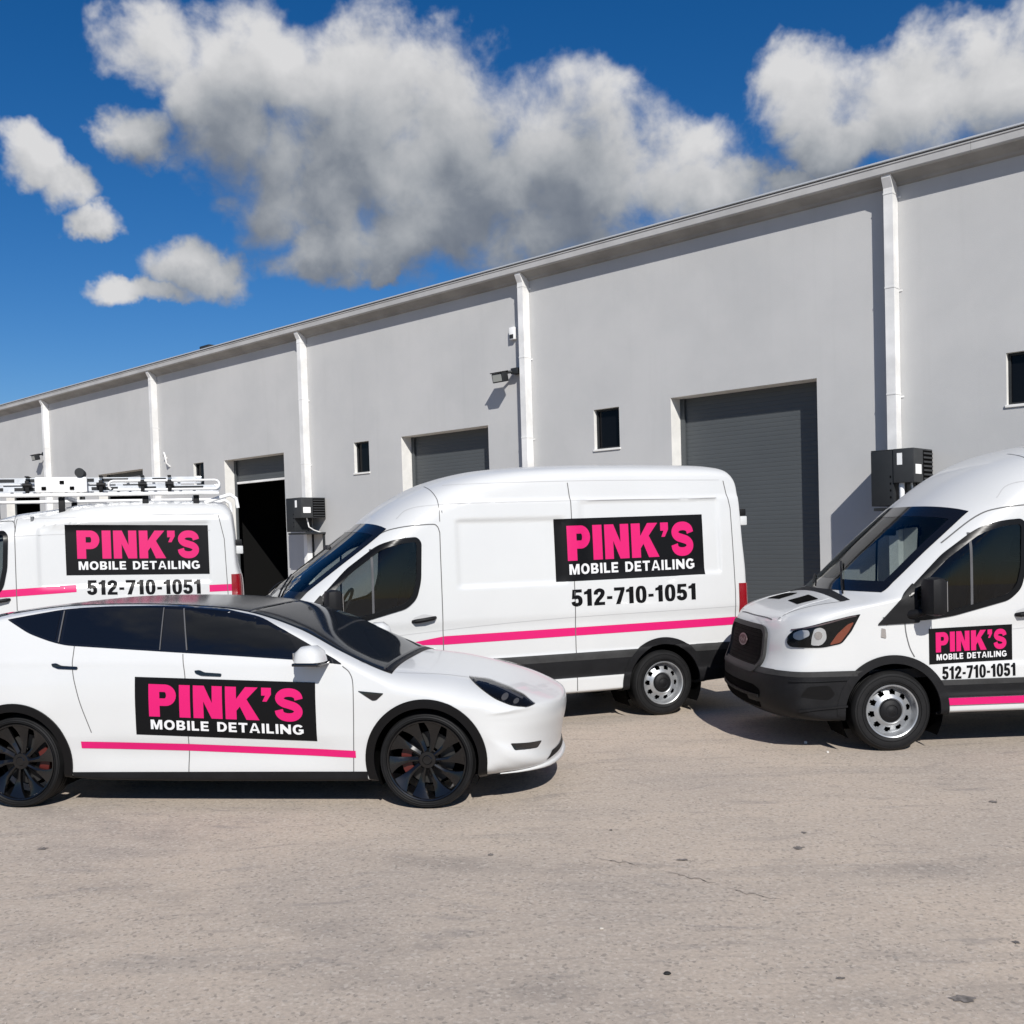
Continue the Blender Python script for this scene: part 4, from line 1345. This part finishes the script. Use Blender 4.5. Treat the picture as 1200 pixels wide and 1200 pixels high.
for k, (px, py, rx, ry) in enumerate([(1128, 1171, .055, .035), (1164, 940, .05, .05), (936, 994, .055, .05), (800, 1008, .06, .03), (942, 976, .03, .03), (1191, 1105, .025, .03), (985, 1147, .03, .02), (716, 973, .02, .03), (50, 995, .06, .05), (575, 1002, .03, .04)]):
    blot(px, py, rx * (.9 if k == 0 else .62), ry * (.9 if k == 0 else .62), k)


def pebble(px, py, s_, label, colr):
    c = gp(px, py)
    bm = bmesh.new()
    bmesh.ops.create_icosphere(bm, subdivisions=2, radius=1)
    rc = random.Random(px)
    for v in bm.verts: v.co = Vector((v.co.x * s_ * 1.3, v.co.y * s_, v.co.z * s_ * .6)) * rc.uniform(.85, 1.12) + Vector((c.x, c.y, s_ * .45))
    me = bpy.data.meshes.new('pebble'); bm.to_mesh(me); bm.free()
    tag(link('pebble', me, colr), label, 'pebble')


pebble(782, 1142, .013, "small black pebble lying alone on the bare concrete in front of the vans", mat('black_stone', (.01, .01, .01), .8))
pebble(705, 1089, .009, "tiny pale pebble on the concrete in front of the electric car's nose", mat('pale_stone', (.5, .46, .4), .8))
def loose_grit():
    rc = random.Random(11)
    vs, fs = [], []
    for k in range(2600):
        px, py = rc.uniform(-150, 1350), 900 + 330 * rc.random() ** .8
        c = gp(px, py)
        s_ = .0016 + .0045 * rc.random() ** 3
        o = len(vs)
        a = rc.uniform(0, 6)
        for q_ in range(4): vs.append((c.x + s_ * rc.uniform(.7, 1.4) * math.cos(a + q_ * 1.571), c.y + s_ * rc.uniform(.6, 1.2) * math.sin(a + q_ * 1.571), s_ * .35))
        vs.append((c.x, c.y, s_ * rc.uniform(.7, 1.2))); vs.append((c.x, c.y, -.001))
        fs += [(o, o + 1, o + 4), (o + 1, o + 2, o + 4), (o + 2, o + 3, o + 4), (o + 3, o, o + 4), (o + 1, o, o + 5), (o + 2, o + 1, o + 5), (o + 3, o + 2, o + 5), (o, o + 3, o + 5)]
    tag(link('loose_grit', mesh('loose_grit', vs, fs), mat('loose_stone_grit', (.33, .295, .255), .9, vary=.6, vscale=9)), kind='stuff')


loose_grit()
c0, c1 = gp(944, 871), gp(970, 882)
st = MB().tube([Vector((c0.x, c0.y, .018)), (c0 + c1) / 2 + Vector((0, .01, .016)), Vector((c1.x, c1.y, .012))], [.014, .018, .010], 8)
tag(st.obj('stick', mat('bleached_wood', (.7, .68, .64), .7)), "short white stick on the ground in front of the front wheel of the right van", 'stick')

# ------------------------------------------------------------------ the warehouse
ANG = R(47.4)
D_WALL = 15.6
wu = Vector((-math.sin(ANG), math.cos(ANG), 0))
wn = Vector((-math.cos(ANG), -math.sin(ANG), 0))
WROT = math.atan2(-wu.y, -wu.x)
WH = empty('warehouse', -wn * D_WALL, WROT, "long grey rendered warehouse with roller doors and white downpipes behind the vans", 'warehouse')


def stucco():
    m = bpy.data.materials.new("grey_painted_render")
    m.use_nodes = True
    t = NT(m.node_tree)
    bs = m.node_tree.nodes['Principled BSDF']
    P = t.n('ShaderNodeTexCoord').outputs['Object']
    big = t.noise(P, .5, 5, .6)
    drip = t.noise(t.v('MULTIPLY', P, (2.5, 1, .12)), 1.4, 5, .6)
    c = t.mix(t.step(big, .3, .7), (.432, .433, .430), (.480, .478, .472))
    c = t.mix(t.m('MULTIPLY', t.step(drip, .52, .78), .16), c, (.33, .33, .325))
    c = t.mix(t.m('MULTIPLY', t.step(t.noise(P, 6, 6, .65), .50, .75), .10), c, (.52, .52, .515))
    t.put(bs.inputs['Base Color'], c)
    bs.inputs['Roughness'].default_value = .9
    bs.inputs['Specular IOR Level'].default_value = .2
    nb = t.n('ShaderNodeBump'); nb.inputs['Strength'].default_value = .35; nb.inputs['Distance'].default_value = .006
    t.put(nb.inputs['Height'], t.noise(P, 90, 4, .65))
    t.put(bs.inputs['Normal'], nb.outputs[0])
    return m


M_WALL = stucco()
M_REVEAL = mat('white_painted_reveal', (.70, .69, .66), .8, vary=.08)
M_PIPE = mat('white_painted_downpipe', (.72, .715, .70), .5, vary=.16, vscale=1.6)
M_FASCIA = mat('light_grey_gutter', (.40, .395, .385), .6, vary=.12, vscale=1.5)
M_SOFFIT = mat('dark_eave_moulding', (.27, .265, .255), .8, vary=.2, vscale=1.5)  # mottled grey, darker than the gutter
M_ROOFD = mat('dark_roof_edge', (.06, .065, .075), .7)
M_ROOFW = mat('metal_roof_sheet', (.55, .56, .57), .45, metal=.3)
M_SHUT = mat('grey_roller_shutter', (.064, .071, .075), .55, vary=.06, vscale=.7)
M_PANE = mat('dark_window_pane', (.004, .0045, .006), .08, spec=.15)
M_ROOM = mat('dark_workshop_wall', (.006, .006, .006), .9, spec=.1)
M_CASE = mat('dark_grey_equipment_casing', (.022, .024, .026), .55, vary=.12, spec=.25)
M_CASE2 = mat('mid_grey_equipment_casing', (.036, .038, .04), .55, vary=.12, spec=.25)
M_LABEL = mat('white_paper_label', (.8, .8, .79), .6)

XR, XL = 10.0, -66.0     # wall from right of the frame to its far left end (local x = minus distance along it)
ZT = 7.30
PIPES = [6.26, 13.72, 21.15, 28.6, 36.1, 43.6, 51.1, 58.6, -1.2]
doors, wins = [], []
for k, p in enumerate(sorted(PIPES)):
    if p < 5: doors.append((p + 1.32, p + 4.1, 4.36, 'closed')); wins.append((p + 5.88, p + 5.28, 3.62, 4.36)); continue
    if abs(p - 6.26) < .1: doors.append((7.55, 10.35, 4.37, 'closed')); wins.append((12.1, 11.5, 3.58, 4.34))
    elif abs(p - 13.72) < .1: doors.append((14.9, 17.65, 4.32, 'closed')); wins.append((19.36, 18.80, 3.6, 4.33))
    elif abs(p - 21.15) < .1: doors.append((22.22, 25.03, 4.32, 'half')); wins.append((26.65, 26.1, 3.6, 4.35))
    else: doors.append((p + 1.0, p + 3.95, 4.40, 'open')); wins.append((p + 5.55, p + 4.95, 3.6, 4.35))
ops = [(-b, -a, 0.0, z) for a, b, z, _ in doors] + [(-a, -b, z0, z1) for a, b, z0, z1 in wins]
xs = sorted({XL, XR} | {o[0] for o in ops} | {o[1] for o in ops})
zs = sorted({0.0, ZT} | {o[2] for o in ops} | {o[3] for o in ops})
vid, V, F = {}, [], []


def vv(x, z):
    if (x, z) not in vid:
        vid[(x, z)] = len(V); V.append((x, 0, z))
    return vid[(x, z)]


for i in range(len(xs) - 1):
    for j in range(len(zs) - 1):
        cx, cz = (xs[i] + xs[i + 1]) / 2, (zs[j] + zs[j + 1]) / 2
        if any(o[0] < cx < o[1] and o[2] < cz < o[3] for o in ops): continue
        F.append((vv(xs[i], zs[j]), vv(xs[i + 1], zs[j]), vv(xs[i + 1], zs[j + 1]), vv(xs[i], zs[j + 1])))
wb_ = MB().add(V, F)
wb_.box(XL - .001, XL + .3, .002, 18, 0, ZT).box(XR - .3, XR + .001, .002, 18, 0, ZT).box(XL, XR, 17.7, 18, 0, ZT)
wb_.obj('wall', M_WALL, WH)
RV = .35
for (x0, x1, z0, z1), kind in [((-b, -a, 0, z), s_) for a, b, z, s_ in doors]:
    rv = MB()
    rv.add([(x0, 0, 0), (x0, RV, 0), (x0, RV, z1), (x0, 0, z1)], [(0, 1, 2, 3)]).add([(x1, 0, 0), (x1, RV, 0), (x1, RV, z1), (x1, 0, z1)], [(3, 2, 1, 0)]).add([(x0, 0, z1), (x1, 0, z1), (x1, RV, z1), (x0, RV, z1)], [(0, 3, 2, 1)])
    d_ = rv.obj('door_reveal', M_REVEAL, WH)
    zb = {'closed': 0.02, 'half': 3.72, 'open': 4.25}[kind]
    # roller curtain of interlocking slats, 75 mm pitch
    cv, cf = [], []
    n = int((z1 - zb) / .075)
    prof = []
    for k in range(n + 1):
        zz = z1 - k * .075
        prof += [(RV + .002, zz), (RV - .001, zz - .006), (RV - .002, zz - .036), (RV - .001, zz - .068), (RV + .002, zz - .073)]
    prof = [p for p in prof if p[1] >= zb - .001]
    for (yy, zz) in prof: cv += [(x0, yy, zz), (x1, yy, zz)]
    cf = [(2 * i, 2 * i + 1, 2 * i + 3, 2 * i + 2) for i in range(len(prof) - 1)]
    sh = MB().add(cv, cf).obj('roller_door', M_SHUT, WH)
    bb = MB().box(x0 + .01, x1 - .01, RV - .03, RV + .03, prof[-1][1] - .06, prof[-1][1], .008)
    bb.obj('bottom_bar', M_CASE2 if kind == 'closed' else M_PIPE, sh)
    MB().box(x0, x0 + .09, RV - .05, RV - .015, 0, z1 - .005).box(x1 - .09, x1, RV - .05, RV - .015, 0, z1 - .005).obj('door_guide', M_SHUT, sh)
    if kind != 'closed':
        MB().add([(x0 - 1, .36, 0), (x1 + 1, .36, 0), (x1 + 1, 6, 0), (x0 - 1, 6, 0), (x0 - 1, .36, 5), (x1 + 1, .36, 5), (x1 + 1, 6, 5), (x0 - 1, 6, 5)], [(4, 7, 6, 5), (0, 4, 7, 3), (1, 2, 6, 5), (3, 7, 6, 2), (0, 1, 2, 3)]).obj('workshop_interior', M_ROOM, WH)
for a, b, z0, z1 in wins:
    x0, x1 = -a, -b
    r_ = .13
    w_ = MB()
    w_.add([(x0, 0, z0), (x0, r_, z0), (x0, r_, z1), (x0, 0, z1)], [(0, 1, 2, 3)]).add([(x1, 0, z0), (x1, r_, z0), (x1, r_, z1), (x1, 0, z1)], [(3, 2, 1, 0)]).add([(x0, 0, z1), (x1, 0, z1), (x1, r_, z1), (x0, r_, z1)], [(0, 3, 2, 1)])
    w_.box(x0 - .02, x1 + .02, -.025, r_, z0 - .035, z0 + .003, .006)
    wo2 = w_.obj('window', M_REVEAL, WH)
    MB().add([(x0, r_ - .01, z0), (x1, r_ - .01, z0), (x1, r_ - .01, z1), (x0, r_ - .01, z1)], [(0, 1, 2, 3)]).obj('pane', M_PANE, wo2)
    MB().box(x0, x0 + .035, r_ - .045, r_ - .012, z0, z1).box(x1 - .035, x1, r_ - .045, r_ - .012, z0, z1).box(x0 + .036, x1 - .036, r_ - .045, r_ - .012, z1 - .035, z1).box(x0 + .036, x1 - .036, r_ - .045, r_ - .012, z0 + .004, z0 + .037).obj('frame', M_CASE, wo2)


def extrude_x(prof, x0, x1):
    n = len(prof)
    vs = [(x0, y, z) for y, z in prof] + [(x1, y, z) for y, z in prof]
    fs = [(i, (i + 1) % n, (i + 1) % n + n, i + n) for i in range(n)] + [tuple(range(n))[::-1], tuple(range(n, 2 * n))]
    return vs, fs


EX0, EX1 = XL - .3, XR + .3
MB().add(*extrude_x([(.01, 7.07), (-.05, 7.09), (-.07, 7.125), (-.20, 7.185), (-.262, 7.215), (-.262, 7.27), (.01, 7.27)], EX0, EX1)).obj('eave_moulding', M_SOFFIT, WH)
for k in range(10):
    a0 = EX0 + (EX1 - EX0) * k / 10
    a1 = EX0 + (EX1 - EX0) * (k + 1) / 10
    MB().add(*extrude_x([(-.24, 7.205), (-.292, 7.208), (-.305, 7.225), (-.305, 7.325), (-.318, 7.335), (-.318, 7.352), (-.295, 7.352), (-.285, 7.34), (-.24, 7.34)], a0, a1 - .004)).obj('gutter', M_FASCIA, WH)
MB().add(*extrude_x([(.0, 7.28), (-.235, 7.28), (-.235, 7.395), (.0, 7.395)], EX0, EX1)).obj('roof_edge', M_ROOFD, WH)
MB().add(*extrude_x([(.5, 7.40), (-.265, 7.398), (-.275, 7.403), (-.275, 7.425), (.5, 7.50), (9, 7.95), (9, 7.90)], EX0, EX1)).obj('roof', M_ROOFW, WH)

for p in PIPES:
    b = MB()
    # offset head under the gutter and a straight square pipe
    x0, x1 = -p - .07, -p + .07
    pr = [(-.27, 7.205), (-.27, 7.17), (-.20, 7.03), (-.20, .06), (-.005, .06), (-.005, 7.10), (-.09, 7.205)]
    vs = [(x0, y, z) for y, z in pr] + [(x1, y, z) for y, z in pr]
    n = len(pr)
    b.add(vs, [(i, (i + 1) % n, (i + 1) % n + n, i + n) for i in range(n)] + [tuple(range(n))[::-1], tuple(range(n, 2 * n))])
    dp = b.obj('downpipe', M_PIPE, WH)
    for zz in (6.95, 5.55, 3.95, 2.4, .9):
        MB().box(x0 - .006, x1 + .006, -.206, -.003, zz - .012, zz + .012, .003).obj('pipe_joint', M_PIPE, dp)
        MB().box(x0 - .05, x1 + .05, -.012, -.002, zz - .05, zz - .022).obj('pipe_strap', M_PIPE, dp)

# wall-mounted units, lamps and fittings hang on the wall: things of their own
def at_wall(t, d, z): return -wn * D_WALL + wu * t + wn * d + Vector((0, 0, z))


def wall_unit(t, label, pipes):
    u = empty('wall_unit', at_wall(t, 0, 0), WROT, label, 'equipment box', 'equipment boxes under the downpipes')
    MB().box(-.305, .03, -.74, -.215, 2.25, 3.06, .012).obj('tall_casing', M_CASE, u, 30)
    up_ = MB().box(.034, .34, -.755, -.03, 2.58, 3.075, .012).obj('upper_casing', M_CASE2, u, 30)
    MB().box(-.305, .03, -.735, -.22, 3.062, 3.074, .005).obj('top_plate', M_CASE2, u, 30)
    for k in range(7):
        MB().box(.342, .356, -.40, -.06, 2.62 + k * .062, 2.648 + k * .062, .004).obj('louvre', M_CASE2, up_)
    MB().box(.3405, .343, -.41, -.05, 2.60, 3.05).obj('louvre_recess', M_VOID, up_)
    MB().box(.341, .344, -.70, -.48, 2.70, 2.84).obj('paper_label', M_LABEL, up_)
    MB().box(.095, .17, -.759, -.756, 2.84, 3.01).obj('paper_label', M_LABEL, up_)
    for k in range(4):
        MB().box(-.02, .0, -.744, -.741, 2.36 + k * .1, 2.39 + k * .1).obj('latch', M_VOID, u)
    if pipes: MB().tube([(.12, -.66, 2.58), (.12, -.66, 2.1), (.12, -.3, 2.0), (.12, -.01, 2.0)], .04, 10).obj('white_pipe', M_LABEL, u, 40)
    for k in range(3 if pipes else 1):
        MB().tube([(.2 + .03 * k, -.5 + .12 * k, 2.58), (.21 + .03 * k, -.45 + .12 * k, 2.36 - .03 * k), (.2, -.3, 2.28), (.18, -.03, 2.2)], .016, 8).obj('cable', M_BLKP if k % 2 else M_LABEL, u, 40)
    MB().box(-.28, .28, -.72, -.002, 2.18, 2.225, .004).obj('bracket', M_CASE, u)
    MB().box(-.25, -.21, -.05, -.002, 1.5, 2.18).box(.21, .25, -.05, -.002, 1.5, 2.18).obj('bracket_leg', M_CASE, u)


wall_unit(6.06, "dark grey louvred equipment box on the wall above the bonnet of the right-hand van", True)
wall_unit(20.85, "dark grey equipment box under a downpipe beside the dark open doorway", False)


def wall_light(t, z, label):
    u = empty('wall_light', at_wall(t, 0, z), WROT, label, 'wall light', 'floodlights on the warehouse wall')
    Mh = Matrix.Translation((0, -.30, 0)) @ Matrix.Rotation(R(12), 4, 'X')
    MB().box(-.16, .13, -.09, .09, -.095, .095, .015, Mh).obj('housing', M_CASE, u, 30)
    MB().box(-.172, .142, -.115, .105, .097, .118, .006, Mh).obj('visor', M_BLKP, u, 30)
    MB().box(-.135, .105, -.096, -.091, -.072, .072, .002, Mh).obj('lens', mat('floodlight_lens', (.30, .31, .29), .25), u)
    MB().box(.14, .32, -.15, -.002, .06, .18, .01).tube([(.2, -.08, .12), (.1, -.2, .10), (.0, -.26, .05)], .03, 8).obj('mount', M_CASE, u, 40)


wall_light(14.22, 5.20, "dark floodlight on the wall between the small window and the downpipe above the van roof")
wall_light(36.55, 5.25, "far floodlight on the wall at the left end, beside a thin white downpipe")
sn = empty('wall_sensor', at_wall(14.08, 0, 6.1), WROT, "small white sensor box high on the wall beside the middle downpipe", 'sensor')
MB().box(-.07, .07, -.09, -.002, -.13, .12, .015).obj('housing', M_LABEL, sn, 30)
MB().box(-.05, .05, -.10, -.092, -.11, -.03, .004).obj('lens', M_CASE, sn)
rvnt = empty('roof_vent', at_wall(26.5, -.6, 7.45), WROT, "small dark vent cap just showing above the roof edge", 'roof vent')
MB().lathe([(.0, .0), (.12, .0), (.12, .22), (.0, .22)], 16, Matrix.Rotation(R(90), 4, 'X')).obj('flue', M_CASE, rvnt, 40)
MB().box(-.25, .25, -.2, .2, .16, .30, .03).obj('cap', M_CASE, rvnt, 40)
dsh = empty('wall_bracket', at_wall(27.95, 0, 4.6), WROT, "small white looped fitting on the wall beside the third downpipe from the left", 'bracket')
MB().tube([(0, -.004, -.25), (.0, -.12, -.15), (.02, -.16, .05), (-.08, -.14, .16), (-.18, -.1, .08), (-.16, -.004, .0)], .025, 8).obj('arm', M_PIPE, dsh, 50)

# ------------------------------------------------------------------ roof rack and ladders on the lower van
rz = 2.60
M_RACKW = mat('white_rack_paint', (.75, .75, .74), .45, vary=.1)
for xb in (.95, 1.9, 2.85, 3.45):
    h, n = bl_.hit((xb, -.72, 6), (0, 0, -1))
    h2, n = bl_.hit((xb, .72, 6), (0, 0, -1))
    cb = MB().box(xb - .03, xb + .03, -.86, .86, rz, rz + .045, .008)
    ob = cb.obj('rack_crossbar', M_RACKW, vl, 30)
    for yy, hz in ((-.80, h.z), (.80, h2.z)):
        MB().box(xb - .035, xb + .035, yy - .03, yy + .03, hz - .12, rz - .002, .006).obj('rack_foot', M_BLKP, ob, 30)
MB().tube([(.4, -.88, rz + .02), (3.4, -.88, rz + .02), (3.72, -.88, rz + .015)], .022, 8).obj('rack_rail', M_RACKW, vl, 40)
MB().tube([(.4, .88, rz + .02), (3.72, .88, rz + .015)], .022, 8).obj('rack_rail', M_RACKW, vl, 40)
MB().tube([(3.55, -.80, 2.50), (3.72, -.80, 2.56), (3.86, -.80, 2.60), (3.93, -.80, 2.55), (3.95, -.80, 2.43)], .024, 8).obj('rear_roller_arm', M_RACKW, vl, 50)
MB().tube([(3.55, .80, 2.50), (3.72, .80, 2.56), (3.86, .80, 2.60), (3.93, .80, 2.55), (3.95, .80, 2.43)], .024, 8).obj('rear_roller_arm', M_RACKW, vl, 50)
MB().box(1.62, 2.2, -.90, -.84, rz + .05, rz + .235, .02).obj('rack_side_plate', M_RACKW, vl, 40)
for (xa, za) in ((1.92, rz + .17), (2.03, rz + .10), (1.72, rz + .10)):
    MB().box(xa - .025, xa + .025, -.912, -.898, za - .02, za + .02, .004).obj('plate_slot', M_VOID, vl)
MB().lathe([(0, -.925), (.05, -.925), (.055, -.91), (.055, -.60), (0, -.60)], 24, Matrix.Translation((2.12, 0, rz + .285))).obj('conduit_cap', M_CASE, vl, 40)
for (xa, xb) in ((.5, .62), (1.47, 1.6), (2.28, 2.42), (2.75, 2.9), (3.08, 3.2)):
    xm = (xa + xb) / 2
    MB().box(xm - .022, xm + .022, -.875, -.845, rz + .047, rz + .195, .006).box(xm - .022, xm + .022, -.875, -.30, rz + .235, rz + .25, .004).tube([(xm - .05, -.86, rz + .14), (xm + .05, -.86, rz + .14)], .028, 10).obj('ladder_clamp', M_BLKP, vl, 40)


def ladder(y0, y1, z, x0, x1, label, loops):
    a = R(18)
    u = empty('extension_ladder', vl.location, vl.rotation_euler.z, label, 'ladder', 'ladders on the roof rack')
    for lev in (0, 1):
        zz = z + lev * .105
        xa, xb = x0 + lev * .12, x1 - lev * .22
        for yy in (y0 + lev * .03, y1 - lev * .03):
            # channel-section rail
            pr = [(-.012, -.032), (.014, -.032), (.014, -.026), (-.004, -.026), (-.004, .026), (.014, .026), (.014, .032), (-.012, .032)]
            n = len(pr)
            sg = 1 if yy < (y0 + y1) / 2 else -1
            vs = [(xa, yy + sg * p, zz + q_) for p, q_ in pr] + [(xb, yy + sg * p, zz + q_) for p, q_ in pr]
            MB().add(vs, [(i, (i + 1) % n, (i + 1) % n + n, i + n) for i in range(n)] + [tuple(range(n))[::-1], tuple(range(n, 2 * n))]).obj('rail', M_ALU, u)
        # dark strips on the near rail, painted in for the stack's shaded gaps
        kk, j_ = xa + .10, 0
        while kk < xb - .3:
            ln = (.30, .16, .44, .22, .36)[j_ % 5]
            MB().box(kk, kk + ln, y0 + lev * .03 - .0165, y0 + lev * .03 - .0125, zz - .020, zz + .020, .001).obj('gap_shade_strip', M_CASE, u)
            kk += ln + (.09, .28, .12, .18)[j_ % 4]; j_ += 1
        k = xa + .18
        while k < xb - .1:
            MB().tube([(k, y0 + lev * .03 - .014, zz), (k, y1 - lev * .03 + .014, zz)], .017, 8).obj('rung', M_ALU, u, 40)
            k += .305
        for yy in (y0 + lev * .03, y1 - lev * .03):
            for xx in (xa + .03, xb - .03):
                MB().box(xx - .035, xx + .035, yy - .018, yy + .018, zz - .036, zz + .036, .008).obj('rail_end_cap', M_BLKP if (xx < x0 + 1) else M_ALU, u)
    if loops:
        MB().tube([(x1 - 1.25, y0 - .035, z - .02), (x1 - .06, y0 - .035, z - .02)] + [(x1 - .06 + .055 * math.cos(R(t)), y0 - .035, z + .035 + .055 * math.sin(R(t))) for t in range(-90, 91, 30)] + [(x1 - 1.25, y0 - .035, z + .09)] + [(x1 - 1.25 - .055 * math.cos(R(t)), y0 - .035, z + .035 - .055 * math.sin(R(t))) for t in range(-60, 61, 30)], .014, 8).obj('hook_loop', M_RACKW, u, 50)
    return u


ladder(-.80, -.38, rz + .095, -.1, 3.74, "aluminium extension ladder nearest the camera on the van roof rack, with a rounded end loop", True)
ladder(.02, .46, rz + .095, .1, 3.5, "aluminium extension ladder lying behind the nearer ladder on the van roof rack", False)
